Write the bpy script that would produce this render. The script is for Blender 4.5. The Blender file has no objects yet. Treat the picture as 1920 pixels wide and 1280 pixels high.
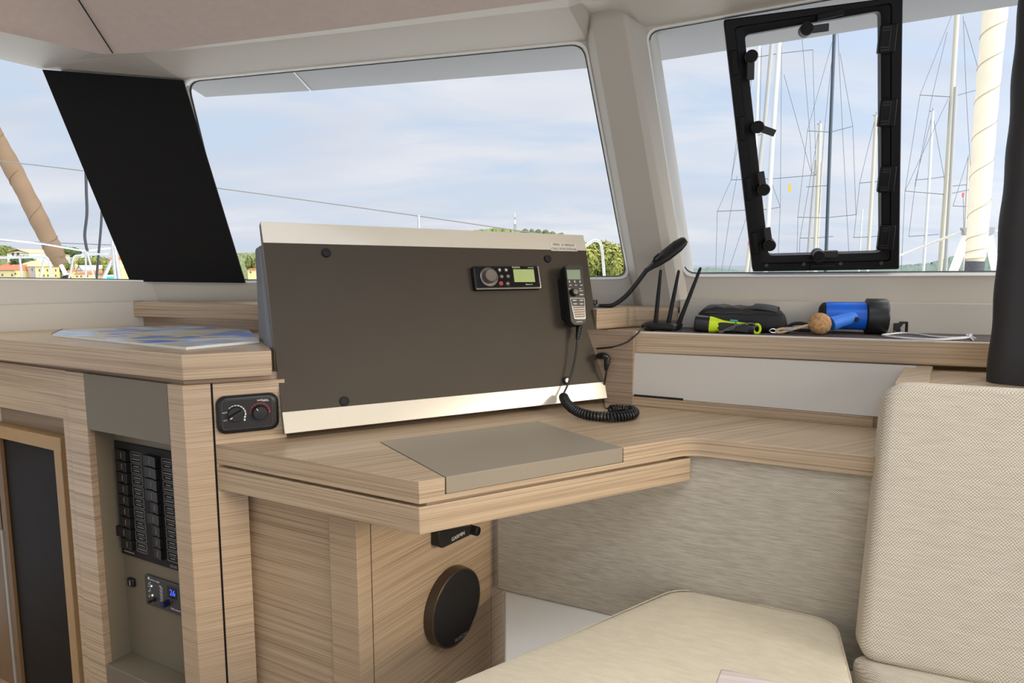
import bpy, bmesh, math, random
from mathutils import Vector as V, Matrix
from math import sin, cos, pi, radians, sqrt
C = bpy.context.scene.collection
random.seed(7)
# ------------------------------------------------------------------ camera model
FOC = 1250.0
PIT = radians(6.75)
CAM = V((0, 0, 1.12))
cP, sP = cos(PIT), sin(PIT)

def ray(px, py):
    x = (px - 960) / FOC
    y = (640 - py) / FOC
    return V((x, cP + y * sP, -sP + y * cP))

def onz(px, py, z):
    d = ray(px, py)
    return CAM + d * ((z - CAM.z) / d.z)

def onY(px, py, Y):
    d = ray(px, py)
    return CAM + d * (Y / d.y)

class Fr:
    """a working frame: origin, x to the right, y up, n towards the viewer"""
    def __init__(s, o, x, y):
        s.o = V(o); s.x = V(x).normalized()
        y = V(y); s.y = (y - s.x * y.dot(s.x)).normalized()
        s.n = s.x.cross(s.y)
    def at(s, u, v, w=0.0):
        return s.o + s.x * u + s.y * v + s.n * w
    def uv(s, px, py, w=0.0):
        d = ray(px, py)
        t = (s.o + s.n * w - CAM).dot(s.n) / d.dot(s.n)
        q = CAM + d * t - s.o
        return q.dot(s.x), q.dot(s.y)
    def pt(s, px, py, w=0.0):
        u, v = s.uv(px, py, w)
        return s.at(u, v, w)
    def sub(s, u, v, w=0.0, rot=0.0):
        f = Fr(s.at(u, v, w), s.x * cos(rot) + s.y * sin(rot), s.y * cos(rot) - s.x * sin(rot))
        return f

def rrect(u0, v0, u1, v1, r, k=5):
    pts = []
    for cx, cy, a in ((u1 - r, v0 + r, -90), (u1 - r, v1 - r, 0), (u0 + r, v1 - r, 90), (u0 + r, v0 + r, 180)):
        for i in range(k + 1):
            t = radians(a + 90 * i / k)
            pts.append((cx + r * cos(t), cy + r * sin(t)))
    return pts

def rpoly(pts, r, k=4):
    """round the corners of a 2D polygon"""
    out = []
    n = len(pts)
    for i in range(n):
        a, b, c = V(pts[i - 1]), V(pts[i]), V(pts[(i + 1) % n])
        rr = r[i] if isinstance(r, (list, tuple)) else r
        if rr <= 0:
            out.append((b.x, b.y)); continue
        d1 = (a - b); d2 = (c - b)
        l = min(rr, d1.length * .49, d2.length * .49)
        p, q = b + d1.normalized() * l, b + d2.normalized() * l
        for j in range(k + 1):
            t = j / k
            m = p * (1 - t) ** 2 + b * 2 * t * (1 - t) + q * t * t
            out.append((m.x, m.y))
    return out

def circ(cx, cy, r, n=24, ry=None):
    return [(cx + r * cos(2 * pi * i / n), cy + (ry or r) * sin(2 * pi * i / n)) for i in range(n)]

def spline(pts, n=8):
    """Catmull-Rom through points"""
    P = [V(p) for p in pts]
    P = [P[0] * 2 - P[1]] + P + [P[-1] * 2 - P[-2]]
    out = []
    for i in range(1, len(P) - 2):
        for j in range(n):
            t = j / n
            a, b, c, d = P[i - 1], P[i], P[i + 1], P[i + 2]
            out.append(0.5 * ((2 * b) + (c - a) * t + (2 * a - 5 * b + 4 * c - d) * t * t + (3 * b - a - 3 * c + d) * t ** 3))
    out.append(P[-2])
    return out

class MB:
    def __init__(s):
        s.bm = bmesh.new()
    def face(s, pts):
        vs = [s.bm.verts.new(V(p)) for p in pts]
        return s.bm.faces.new(vs)
    def loft(s, loops, caps=True, closed=True):
        L = [[s.bm.verts.new(V(p)) for p in lp] for lp in loops]
        n = len(L[0])
        for a, b in zip(L, L[1:]):
            for i in range(n if closed else n - 1):
                j = (i + 1) % n
                try:
                    s.bm.faces.new((a[i], a[j], b[j], b[i]))
                except ValueError:
                    pass
        if caps:
            s.bm.faces.new(L[0][::-1]); s.bm.faces.new(L[-1])
        return s
    def prism(s, fr, pts, w0, w1):
        return s.loft([[fr.at(u, v, w0) for u, v in pts], [fr.at(u, v, w1) for u, v in pts]])
    def dome(s, fr, pts, w0, w1, inset=.003, k=3):
        """prism whose front edge is rounded over"""
        cx = sum(p[0] for p in pts) / len(pts); cy = sum(p[1] for p in pts) / len(pts)
        R = max(abs(p[0] - cx) for p in pts); Q = max(abs(p[1] - cy) for p in pts)
        loops = [[fr.at(u, v, w0) for u, v in pts]]
        for i in range(k + 1):
            a = pi / 2 * i / k
            ins = inset * (1 - cos(a)); w = w1 - inset + inset * sin(a)
            loops.append([fr.at(cx + (u - cx) * (1 - ins / R), cy + (v - cy) * (1 - ins / Q), w) for u, v in pts])
        return s.loft(loops)
    def fbox(s, fr, u0, u1, v0, v1, w0, w1):
        return s.prism(fr, [(u0, v0), (u1, v0), (u1, v1), (u0, v1)], w0, w1)
    def zpoly(s, pts, z0, z1):
        return s.loft([[V((p[0], p[1], z0)) for p in pts], [V((p[0], p[1], z1)) for p in pts]])
    def box(s, c, d):
        c = V(c); x, y, z = d[0] / 2, d[1] / 2, d[2] / 2
        return s.loft([[c + V((a * x, b * y, k * z)) for a, b in ((-1, -1), (1, -1), (1, 1), (-1, 1))] for k in (-1, 1)])
    def tube(s, path, r, seg=8, caps=True, flat=1.0):
        P = [V(p) for p in path]
        T = []
        for i in range(len(P)):
            a = P[max(i - 1, 0)]; b = P[min(i + 1, len(P) - 1)]
            T.append((b - a).normalized())
        up = V((0, 0, 1)) if abs(T[0].z) < .9 else V((1, 0, 0))
        nrm = (up - T[0] * up.dot(T[0])).normalized()
        loops = []
        for i, p in enumerate(P):
            nrm = (nrm - T[i] * nrm.dot(T[i])).normalized()
            bn = T[i].cross(nrm)
            rr = r[i] if isinstance(r, (list, tuple)) else r
            loops.append([p + nrm * (rr * flat * cos(2 * pi * k / seg)) + bn * (rr * sin(2 * pi * k / seg)) for k in range(seg)])
        return s.loft(loops, caps)
    def bar(s, a, b, r, seg=10):
        return s.tube([a, b], r, seg)
    def lathe(s, o, d, prof, seg=24):
        o = V(o); d = V(d).normalized()
        up = V((0, 0, 1)) if abs(d.z) < .9 else V((1, 0, 0))
        a = (up - d * up.dot(d)).normalized(); b = d.cross(a)
        loops = [[o + d * h + (a * cos(2 * pi * k / seg) + b * sin(2 * pi * k / seg)) * max(r, 1e-5) for k in range(seg)] for r, h in prof]
        return s.loft(loops)
    def ball(s, c, r, sc=(1, 1, 1), seg=20, ring=12, fn=None):
        c = V(c)
        loops = []
        for i in range(ring + 1):
            t = pi * i / ring
            lp = []
            for k in range(seg):
                a = 2 * pi * k / seg
                d = V((sin(max(t, 1e-3) if t < 3 else pi - 1e-3 if i == ring else t) * cos(a), sin(max(t, 1e-3) if i < ring else 1e-3) * sin(a), cos(t)))
                q = r * (fn(d) if fn else 1)
                lp.append(c + V((d.x * q * sc[0], d.y * q * sc[1], d.z * q * sc[2])))
            loops.append(lp)
        return s.loft(loops)
    def text(s, body, fr, u, v, w, size, align='CENTER', ext=.0002):
        cu = bpy.data.curves.new('tmp', 'FONT')
        cu.body = body; cu.size = size; cu.extrude = ext
        cu.align_x = align; cu.align_y = 'CENTER'; cu.resolution_u = 2
        ob = bpy.data.objects.new('tmp', cu); C.objects.link(ob)
        dg = bpy.context.evaluated_depsgraph_get()
        me = bpy.data.meshes.new_from_object(ob.evaluated_get(dg))
        o = fr.at(u, v, w)
        M = Matrix(((fr.x.x, fr.y.x, fr.n.x, o.x), (fr.x.y, fr.y.y, fr.n.y, o.y), (fr.x.z, fr.y.z, fr.n.z, o.z), (0, 0, 0, 1)))
        me.transform(M)
        s.bm.from_mesh(me)
        bpy.data.objects.remove(ob); bpy.data.curves.remove(cu); bpy.data.meshes.remove(me)
        return s
    def build(s, name, mat, parent=None, smooth=35, bevel=0, seg=2, sub=0, label=None):
        bm = s.bm
        bmesh.ops.remove_doubles(bm, verts=bm.verts, dist=1e-6)
        bmesh.ops.recalc_face_normals(bm, faces=bm.faces)
        if smooth:
            th = radians(smooth)
            for f in bm.faces: f.smooth = True
            for e in bm.edges:
                e.smooth = len(e.link_faces) == 2 and e.calc_face_angle(pi) < th
        off = V((0, 0, 0)); p = parent
        while p is not None:
            off += p.location; p = p.parent
        if parent is None and len(bm.verts):
            # origin of a one-mesh thing: middle of its base
            xs = [v.co.x for v in bm.verts]; ys = [v.co.y for v in bm.verts]; zs = [v.co.z for v in bm.verts]
            loc = V(((min(xs) + max(xs)) / 2, (min(ys) + max(ys)) / 2, min(zs)))
            off = loc
        else:
            loc = V((0, 0, 0))
        bmesh.ops.translate(bm, verts=bm.verts, vec=-off)
        me = bpy.data.meshes.new(name)
        bm.to_mesh(me); bm.free()
        me.materials.append(mat)
        ob = bpy.data.objects.new(name, me)
        ob.location = loc
        C.objects.link(ob)
        if parent is not None: ob.parent = parent
        if bevel:
            m = ob.modifiers.new('bevel', 'BEVEL'); m.width = bevel; m.segments = seg; m.limit_method = 'ANGLE'; m.angle_limit = radians(40)
        if sub:
            m = ob.modifiers.new('subdivision', 'SUBSURF'); m.levels = sub; m.render_levels = sub
        if label: ob['label'] = label
        return ob

def tag(o, label, cat, group=None, kind=None):
    o['label'] = label; o['category'] = cat
    if group: o['group'] = group
    if kind: o['kind'] = kind
    return o

def thing(name, label, cat, loc, group=None):
    o = bpy.data.objects.new(name, None); C.objects.link(o)
    o.location = V(loc); o.empty_display_size = .05
    return tag(o, label, cat, group)

def struct(mb, name, mat, parent=None, **k):
    o = mb.build(name, mat, parent, **k)
    if parent is None: o['kind'] = 'structure'
    return o

# ------------------------------------------------------------------ materials
def lin(c):
    return tuple(((x / 255) / 12.92 if x / 255 <= .04045 else ((x / 255 + .055) / 1.055) ** 2.4) for x in c) + (1,)

def newmat(name):
    m = bpy.data.materials.new(name); m.use_nodes = True
    nt = m.node_tree; b = nt.nodes['Principled BSDF']
    return m, nt, b

def nd(nt, typ, **k):
    n = nt.nodes.new(typ)
    for a, v in k.items():
        if a.startswith('i_'):
            n.inputs[int(a[2:])].default_value = v
        else:
            setattr(n, a, v)
    return n

def math_(nt, op, a, b=None, clamp=False):
    n = nt.nodes.new('ShaderNodeMath'); n.operation = op; n.use_clamp = clamp
    for i, x in enumerate((a, b)):
        if x is None: continue
        if isinstance(x, (int, float)): n.inputs[i].default_value = x
        else: nt.links.new(x, n.inputs[i])
    return n.outputs[0]

def plain(name, rgb, rough=.5, metal=0, spec=.5, var=.06, scale=40, bump=0, coat=0, emit=None, bscale=None):
    m, nt, b = newmat(name)
    tc = nd(nt, 'ShaderNodeTexCoord')
    n = nd(nt, 'ShaderNodeTexNoise'); n.inputs['Scale'].default_value = scale; n.inputs['Detail'].default_value = 4
    nt.links.new(tc.outputs['Object'], n.inputs['Vector'])
    c = lin(rgb)
    r = nd(nt, 'ShaderNodeValToRGB')
    r.color_ramp.elements[0].position = .3; r.color_ramp.elements[1].position = .7
    r.color_ramp.elements[0].color = tuple(x * (1 - var) for x in c[:3]) + (1,)
    r.color_ramp.elements[1].color = tuple(min(1, x * (1 + var)) for x in c[:3]) + (1,)
    nt.links.new(n.outputs[0], r.inputs[0]); nt.links.new(r.outputs[0], b.inputs['Base Color'])
    b.inputs['Roughness'].default_value = rough; b.inputs['Metallic'].default_value = metal
    b.inputs['Specular IOR Level'].default_value = spec
    if coat: b.inputs['Coat Weight'].default_value = coat; b.inputs['Coat Roughness'].default_value = .1
    if bump:
        n2 = nd(nt, 'ShaderNodeTexNoise'); n2.inputs['Scale'].default_value = bscale or scale * 4; n2.inputs['Detail'].default_value = 3
        nt.links.new(tc.outputs['Object'], n2.inputs['Vector'])
        bp = nd(nt, 'ShaderNodeBump'); bp.inputs['Strength'].default_value = bump; bp.inputs['Distance'].default_value = .002
        nt.links.new(n2.outputs[0], bp.inputs['Height']); nt.links.new(bp.outputs[0], b.inputs['Normal'])
    if emit:
        b.inputs['Emission Color'].default_value = lin(emit[0]); b.inputs['Emission Strength'].default_value = emit[1]
    return m

ANG = radians(28)     # heading of the furniture's long axis
def oak(name, dark, mid, light, ang=ANG, ks=1.0, rough=.45):
    """fine-lined washed oak, grain lying level on upright faces and along `ang` on tops"""
    m, nt, b = newmat(name)
    tc = nd(nt, 'ShaderNodeTexCoord'); geo = nd(nt, 'ShaderNodeNewGeometry')
    sx = nd(nt, 'ShaderNodeSeparateXYZ'); nt.links.new(geo.outputs['True Normal'], sx.inputs[0])
    up = math_(nt, 'GREATER_THAN', math_(nt, 'ABSOLUTE', sx.outputs[2]), .6)
    m1 = nd(nt, 'ShaderNodeMapping'); m1.inputs['Scale'].default_value = (2.6, 2.6, 430 * ks)
    m2 = nd(nt, 'ShaderNodeMapping'); m2.vector_type = 'POINT'
    rotm = nd(nt, 'ShaderNodeMapping'); rotm.inputs['Rotation'].default_value = (0, 0, -ang)
    m2.inputs['Scale'].default_value = (2.6, 300 * ks, 300 * ks)
    nt.links.new(tc.outputs['Object'], m1.inputs[0]); nt.links.new(tc.outputs['Object'], rotm.inputs[0]); nt.links.new(rotm.outputs[0], m2.inputs[0])
    mx = nd(nt, 'ShaderNodeMix'); mx.data_type = 'VECTOR'
    nt.links.new(up, mx.inputs['Factor']); nt.links.new(m1.outputs[0], mx.inputs[4]); nt.links.new(m2.outputs[0], mx.inputs[5])
    n1 = nd(nt, 'ShaderNodeTexNoise'); n1.inputs['Scale'].default_value = 1; n1.inputs['Detail'].default_value = 3; n1.inputs['Roughness'].default_value = .6
    n1.inputs['Distortion'].default_value = .12
    nt.links.new(mx.outputs[1], n1.inputs['Vector'])
    sc = nd(nt, 'ShaderNodeVectorMath'); sc.operation = 'SCALE'; sc.inputs[3].default_value = .16
    nt.links.new(mx.outputs[1], sc.inputs[0])
    n2 = nd(nt, 'ShaderNodeTexNoise'); n2.inputs['Scale'].default_value = 1; n2.inputs['Detail'].default_value = 2
    nt.links.new(sc.outputs[0], n2.inputs['Vector'])
    f = math_(nt, 'ADD', math_(nt, 'MULTIPLY', n1.outputs[0], .78), math_(nt, 'MULTIPLY', n2.outputs[0], .22))
    r = nd(nt, 'ShaderNodeValToRGB'); e = r.color_ramp.elements
    e[0].position = .34; e[0].color = lin(dark); e[1].position = .62; e[1].color = lin(light)
    x = e.new(.49); x.color = lin(mid)
    nt.links.new(f, r.inputs[0]); nt.links.new(r.outputs[0], b.inputs['Base Color'])
    b.inputs['Roughness'].default_value = rough
    bp = nd(nt, 'ShaderNodeBump'); bp.inputs['Strength'].default_value = .12; bp.inputs['Distance'].default_value = .001
    nt.links.new(n1.outputs[0], bp.inputs['Height']); nt.links.new(bp.outputs[0], b.inputs['Normal'])
    return m

def weave(name, c0, c1, period, slub=.25, angx=-27):
    """plain woven upholstery cloth: raised picks on a square grid with slubs"""
    m, nt, b = newmat(name)
    tc = nd(nt, 'ShaderNodeTexCoord'); geo = nd(nt, 'ShaderNodeNewGeometry')
    rt = nd(nt, 'ShaderNodeMapping'); rt.inputs['Rotation'].default_value = (0, 0, -radians(angx))
    nt.links.new(tc.outputs['Object'], rt.inputs[0])
    sp = nd(nt, 'ShaderNodeSeparateXYZ'); nt.links.new(rt.outputs[0], sp.inputs[0])
    sn = nd(nt, 'ShaderNodeSeparateXYZ'); nt.links.new(geo.outputs['True Normal'], sn.inputs[0])
    up = math_(nt, 'GREATER_THAN', math_(nt, 'ABSOLUTE', sn.outputs[2]), .65)
    wob = nd(nt, 'ShaderNodeTexNoise'); wob.inputs['Scale'].default_value = 25
    nt.links.new(tc.outputs['Object'], wob.inputs['Vector'])
    wv = math_(nt, 'MULTIPLY', wob.outputs[0], .006)
    k = 2 * pi / period
    mixv = nd(nt, 'ShaderNodeMix'); mixv.data_type = 'FLOAT'
    nt.links.new(up, mixv.inputs[0]); nt.links.new(sp.outputs[2], mixv.inputs[2]); nt.links.new(sp.outputs[1], mixv.inputs[3])
    su = math_(nt, 'SINE', math_(nt, 'MULTIPLY', math_(nt, 'ADD', sp.outputs[0], wv), k))
    sv = math_(nt, 'SINE', math_(nt, 'MULTIPLY', math_(nt, 'ADD', mixv.outputs[0], wv), k))
    pr = math_(nt, 'MULTIPLY', su, sv)
    h = math_(nt, 'ADD', math_(nt, 'MULTIPLY', pr, .5), .5)
    m1 = nd(nt, 'ShaderNodeMapping'); m1.inputs['Scale'].default_value = (26, 90, 300)
    nt.links.new(rt.outputs[0], m1.inputs[0])
    n = nd(nt, 'ShaderNodeTexNoise'); n.inputs['Scale'].default_value = 1; n.inputs['Detail'].default_value = 3
    nt.links.new(m1.outputs[0], n.inputs['Vector'])
    f = math_(nt, 'ADD', math_(nt, 'MULTIPLY', h, 1 - slub), math_(nt, 'MULTIPLY', math_(nt, 'MULTIPLY', math_(nt, 'SUBTRACT', n.outputs[0], .25), 2), slub), True)
    r = nd(nt, 'ShaderNodeValToRGB'); e = r.color_ramp.elements
    e[0].position = .15; e[0].color = lin(c0); e[1].position = .85; e[1].color = lin(c1)
    nt.links.new(f, r.inputs[0]); nt.links.new(r.outputs[0], b.inputs['Base Color'])
    b.inputs['Roughness'].default_value = .9; b.inputs['Specular IOR Level'].default_value = .2
    b.inputs['Sheen Weight'].default_value = .15
    bp = nd(nt, 'ShaderNodeBump'); bp.inputs['Strength'].default_value = .35; bp.inputs['Distance'].default_value = .001
    nt.links.new(f, bp.inputs['Height']); nt.links.new(bp.outputs[0], b.inputs['Normal'])
    return m

def glassmat(name, tint=(1, 1, 1), refl=.04):
    m = bpy.data.materials.new(name); m.use_nodes = True; nt = m.node_tree
    for n in list(nt.nodes): nt.nodes.remove(n)
    o = nd(nt, 'ShaderNodeOutputMaterial'); mx = nd(nt, 'ShaderNodeMixShader')
    t = nd(nt, 'ShaderNodeBsdfTransparent'); t.inputs[0].default_value = tint + (1,)
    g = nd(nt, 'ShaderNodeBsdfGlossy'); g.inputs['Roughness'].default_value = .02
    fr = nd(nt, 'ShaderNodeLayerWeight'); fr.inputs[0].default_value = .15
    f = math_(nt, 'MULTIPLY', fr.outputs['Fresnel'], refl * 4, True)
    nt.links.new(f, mx.inputs[0]); nt.links.new(t.outputs[0], mx.inputs[1]); nt.links.new(g.outputs[0], mx.inputs[2]); nt.links.new(mx.outputs[0], o.inputs[0])
    return m

OAK = oak('washed_oak', (146, 123, 98), (182, 159, 130), (199, 177, 147), rough=.36)
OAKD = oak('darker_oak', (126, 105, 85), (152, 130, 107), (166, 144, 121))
GELW = plain('gelcoat_bright', (246, 246, 239), .4, var=.02, scale=3)
GEL = plain('gelcoat_white', (197, 192, 181), .38, var=.02, scale=3)
GELM = plain('gelcoat_satin', (194, 189, 178), .5, var=.02, scale=3)
CEIL = plain('headliner_taupe', (208, 194, 184), .85, var=.03, scale=60, bump=.05)
RIM = plain('white_rim', (240, 238, 232), .25, var=.01)
TAUPE = plain('taupe_lacquer', (114, 105, 87), .45, var=.025, scale=12)
TAUPEL = plain('taupe_lid', (150, 140, 122), .38, var=.02, scale=14)
FASC = plain('dark_brown_fascia', (68, 60, 48), .55, spec=.3, var=.03, scale=10)
STRIP = plain('ivory_strip', (226, 219, 200), .16, var=.015, scale=8, coat=.4)
GREYB = plain('grey_casing', (120, 124, 128), .5, var=.03)
BLK = plain('black_plastic', (24, 24, 24), .38, var=.1)
BLKM = plain('black_matt', (18, 18, 18), .7, var=.1)
BLKG = plain('black_gloss', (10, 10, 11), .12, var=.05)
GUN = plain('gunmetal_plastic', (70, 68, 66), .35, metal=.4)
SHADE = plain('black_shade_cloth', (12, 11, 10), .8, spec=.3, var=.1, scale=200, bump=.1)
DKPAD = plain('dark_vinyl', (44, 43, 43), .5, var=.08, scale=30, bump=.15, bscale=400)
WHT = plain('white_print', (225, 225, 222), .5)
REDP = plain('red_print', (196, 36, 66), .5)
LCD = plain('lcd_green', (168, 186, 118), .3, var=.03, emit=((150, 170, 100), .12))
LCD2 = plain('lcd_pale', (138, 158, 128), .3, var=.03)
CHROME = plain('chrome', (190, 190, 188), .22, metal=1)
STEEL = plain('stainless', (205, 207, 208), .28, metal=.85)
KNOBG = plain('knob_grey', (110, 102, 94), .35, metal=.3)
TANF = plain('tan_frame', (172, 140, 96), .5, var=.04)
HBLK = plain('hatch_black', (7, 7, 7), .5, spec=.25, var=.05)
DARKP = plain('dark_door_panel', (30, 24, 18), .6, spec=.2, var=.15, scale=30)
FABW = weave('wall_cloth', (136, 127, 112), (224, 216, 198), .0042, .3)
FABS = weave('seat_cloth', (198, 185, 158), (248, 238, 212), .0046, .2)
FABB = weave('backrest_cloth', (170, 159, 139), (236, 227, 207), .0052, .2)
PIPE = plain('cloth_edge', (222, 210, 184), .9, var=.06, scale=300, bump=.3, bscale=900)
BLUE = plain('blue_plastic', (16, 104, 222), .35, var=.05)
BLUE_LIT = plain('blue_plastic_lit', (62, 134, 240), .45, var=.06)  # the pump's blue made lighter, so its handle looks lit
YEL = plain('neon_yellow', (206, 232, 22), .4, var=.04)
CORK = plain('cork', (200, 156, 106), .85, var=.35, scale=160, bump=.5)
ROPE = plain('tan_rope', (214, 186, 150), .9, var=.2, scale=300, bump=.4)
CORDW = plain('white_cord', (224, 224, 226), .85, var=.12, scale=500, bump=.4)
BAGM = plain('black_nylon', (30, 27, 28), .6, var=.2, scale=60, bump=.4, bscale=160)
BAGF = plain('black_mesh_flap', (52, 54, 58), .55, var=.2, scale=200, bump=.3)
MATR = plain('ribbed_mat', (92, 82, 78), .95, var=.35, scale=260, bump=.4)
SAILT = plain('tan_sailcloth', (122, 101, 78), .85, var=.1, scale=5, bump=.3, bscale=12)
SAILC = plain('cream_sailcloth', (226, 216, 192), .85, var=.06, scale=4, bump=.3, bscale=10)
ALUW = plain('white_mast', (232, 232, 224), .4, var=.03)
ALUC = plain('cream_mast', (222, 212, 188), .45, var=.03)
ALUD = plain('dark_mast', (70, 82, 92), .4, var=.05)
ALUG = plain('grey_mast', (186, 184, 176), .45, var=.05)
WIRE = plain('rigging_wire', (120, 124, 130), .4, metal=.5)
WIREG = plain('wire_grey', (118, 116, 110), .6)
WIRED = plain('dark_hose', (52, 56, 62), .5)
ROOF = plain('terracotta', (204, 106, 72), .8, var=.15, scale=1.5)
ROOFB = plain('brown_tiles', (206, 174, 134), .8, var=.12, scale=1.5)
HWALL = plain('cream_render', (238, 224, 160), .8, var=.04, scale=.5)
HGREY = plain('grey_and_shaded_render', (206, 196, 188), .8, var=.05, scale=.5)  # grey walls, and shade coloured onto one side of the waterfront house
HWHT = plain('white_render', (250, 247, 236), .8, var=.03, scale=.5)
HWIN = plain('house_window', (96, 92, 84), .4)
LEAF = plain('leaf_green', (118, 130, 66), .7, var=.45, scale=.9)
LEAFY = plain('leaf_yellow_green', (146, 148, 66), .7, var=.45, scale=2.2)
LEAFD = plain('pine_green', (82, 104, 60), .75, var=.4, scale=.6)
LEAFH = plain('hazy_green', (122, 134, 96), .8, var=.25, scale=.8)
BARK = plain('bark', (96, 80, 64), .9, var=.2)
HILL = plain('hill_scrub', (116, 124, 78), .9, var=.4, scale=.35)
HILLB = plain('far_hill', (98, 114, 104), .95, var=.2, scale=.05)
SEA = plain('sea_water', (70, 92, 104), .15, var=.1, scale=.5, bump=.3)
FLOORM = oak('floor_board', (110, 86, 66), (136, 110, 86), (152, 126, 100))
DECK = plain('white_deck', (220, 220, 216), .6, var=.03)
GLASS = glassmat('window_glass')
# ------------------------------------------------------------------ cabin shell
DV = V((-.223, -.147, 1))
CW = Fr((-.3, 1.9, 1.07), (1.5, .04, 0), DV)
RW = Fr((.483, 1.83, 1.086), (.70, -.194, 0), DV)
LW = Fr((-1.05, 1.86, 1.075), (.24, .144, 0), DV)

def scaled(pts, d):
    cx = sum(p[0] for p in pts) / len(pts); cy = sum(p[1] for p in pts) / len(pts)
    R = max(abs(p[0] - cx) for p in pts); Q = max(abs(p[1] - cy) for p in pts)
    return [(cx + (x - cx) * (1 + d / R), cy + (y - cy) * (1 + d / Q)) for x, y in pts]

def ring_wall(mb, fr, corners, outer, rad, k=5, depth=.035):
    """sheet with a rounded opening and a reveal; corners/outer: 4 uv pairs in the same order"""
    hole = rpoly(corners, rad, k)
    per = len(hole) // 4
    out = [outer[i // per] for i in range(len(hole))]
    mb.loft([[fr.at(u, v, 0) for u, v in out], [fr.at(u, v, 0) for u, v in hole], [fr.at(u, v, -depth) for u, v in hole]], caps=False)
    # outer skin, so the wall has a thickness
    mb.loft([[fr.at(u, v, -depth) for u, v in hole], [fr.at(u, v, -depth - .01) for u, v in out], [fr.at(u, v, 0) for u, v in out]], caps=False)
    return hole

def window(n, fr, hole, depth=.03):
    m = MB(); m.prism(fr, hole, -depth - .006, -depth)
    w = struct(m, 'window_%d' % n, GLASS, smooth=0)
    g = MB(); inner = scaled(hole, -.0016)
    g.loft([[fr.at(u, v, -depth) for u, v in hole], [fr.at(u, v, -depth + .008) for u, v in hole], [fr.at(u, v, -depth + .008) for u, v in inner], [fr.at(u, v, -depth) for u, v in inner]], caps=False)
    g.build('gasket', BLKM, w)
    r = MB(); o2 = scaled(hole, .006)
    r.loft([[fr.at(u, v, 0) for u, v in o2], [fr.at(u, v, .004) for u, v in scaled(hole, .004)], [fr.at(u, v, .003) for u, v in hole], [fr.at(u, v, -.018) for u, v in hole], [fr.at(u, v, -.02) for u, v in o2]], caps=False)
    r.build('rim', RIM, w)
    return w

def uvs(fr, pts, w=0):
    return [fr.uv(x, y, w) for x, y in pts]

# front (middle) window wall
m = MB()
hc = uvs(CW, [(436, 528), (1179, 520.5), (1096, 79), (343, 151)])
ob = CW.uv(243, 527)[0]
oc = [(ob + .11, -.34), (CW.uv(1199, 520)[0] + .05, -.34), CW.uv(1112, 68), CW.uv(112, 126)]
hole = ring_wall(m, CW, hc, oc, .035)
struct(m, 'wall_front', GEL)
window(1, CW, hole)
# right window wall
m = MB()
u0, v0 = RW.uv(1284, 516); u1, v1 = RW.uv(1213, 58)
u2, v2 = RW.uv(2120, 512); u3, v3 = RW.uv(2120, -104)
ho = [(u0, v0), (u2, v2), (u3, v3), (u1, v1)]
hole_r = ring_wall(m, RW, ho, [(u0 - .05, -.07), (u2 + .1, -.07), (u3 + .1, v3 + .03), (u1 - .012, v1 + .012)], [.03, .03, .03, .03])
struct(m, 'wall_right', GEL)
window(2, RW, hole_r)
# left window wall
m = MB()
a, b = LW.uv(-330, 517), LW.uv(420, 527)
c, d = LW.uv(250, 132), LW.uv(-330, 35)
hole_l = ring_wall(m, LW, [a, b, c, d], [(a[0] - .1, -.07), (b[0] + .05, -.07), (c[0] + .05, c[1] + .012), (d[0] - .1, d[1] + .012)], .02)
struct(m, 'wall_left', GEL)
window(3, LW, hole_l)

# lower walls with the small step under the sills
def vwall(name, pts, z0, z1, lip, mat=GEL):
    m = MB()
    nrm = []
    for i in range(len(pts) - 1):
        a, b = V(pts[i]), V(pts[i + 1])
        t = (b - a).normalized(); nn = V((-t.y, t.x))
        q = [(a.x, a.y), (b.x, b.y), (b.x + nn.x * lip, b.y + nn.y * lip), (a.x + nn.x * lip, a.y + nn.y * lip)]
        m.zpoly(q, z0, z1)
    return struct(m, name, mat)
vwall('trim_1', [(-1.62, 1.487), (-1.299, 1.6823), (-1.02, 1.852)], .60, 1.013, .075)
vwall('trim_2', [(.4519, 1.7908), (1.1573, 1.5943), (1.75, 1.43)], .60, 1.02, .065)

m = MB(); m.zpoly([(.25, 1.87), (.46, 1.792), (.46, 1.86), (.25, 1.92)], .60, .985); struct(m, 'trim_7', GEL)
# pillar between the two windows
m = MB()
def pil(fr, a, b, yb, yt, Yb=None, Yt=None):
    s = (b[0] - a[0]) / (b[1] - a[1])
    x0, x1 = a[0] + s * (yb - a[1]), a[0] + s * (yt - a[1])
    return (fr.pt(x0, yb), fr.pt(x1, yt)) if fr else (onY(x0, yb, Yb), onY(x1, yt, Yt))
P = [pil(CW, (1100, 80), (1180, 520), 590, -50),
     pil(None, (1109, 40), (1194, 520), 590, -50, 1.86, 1.745),
     pil(None, (1168, 30), (1250, 520), 590, -50, 1.815, 1.70),
     pil(None, (1193, 103), (1268, 520), 590, -50, 1.815, 1.70),
     pil(RW, (1212, 60), (1283, 515), 590, -50)]
back = [p[0] + V((.06, .12, 0)) for p in (P[4], P[0])], [p[1] + V((.06, .12, 0)) for p in (P[4], P[0])]
m.loft([[p[0] for p in P] + back[0], [p[1] for p in P] + back[1]])
struct(m, 'trim_3', GELM, smooth=5, bevel=.003)

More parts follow.
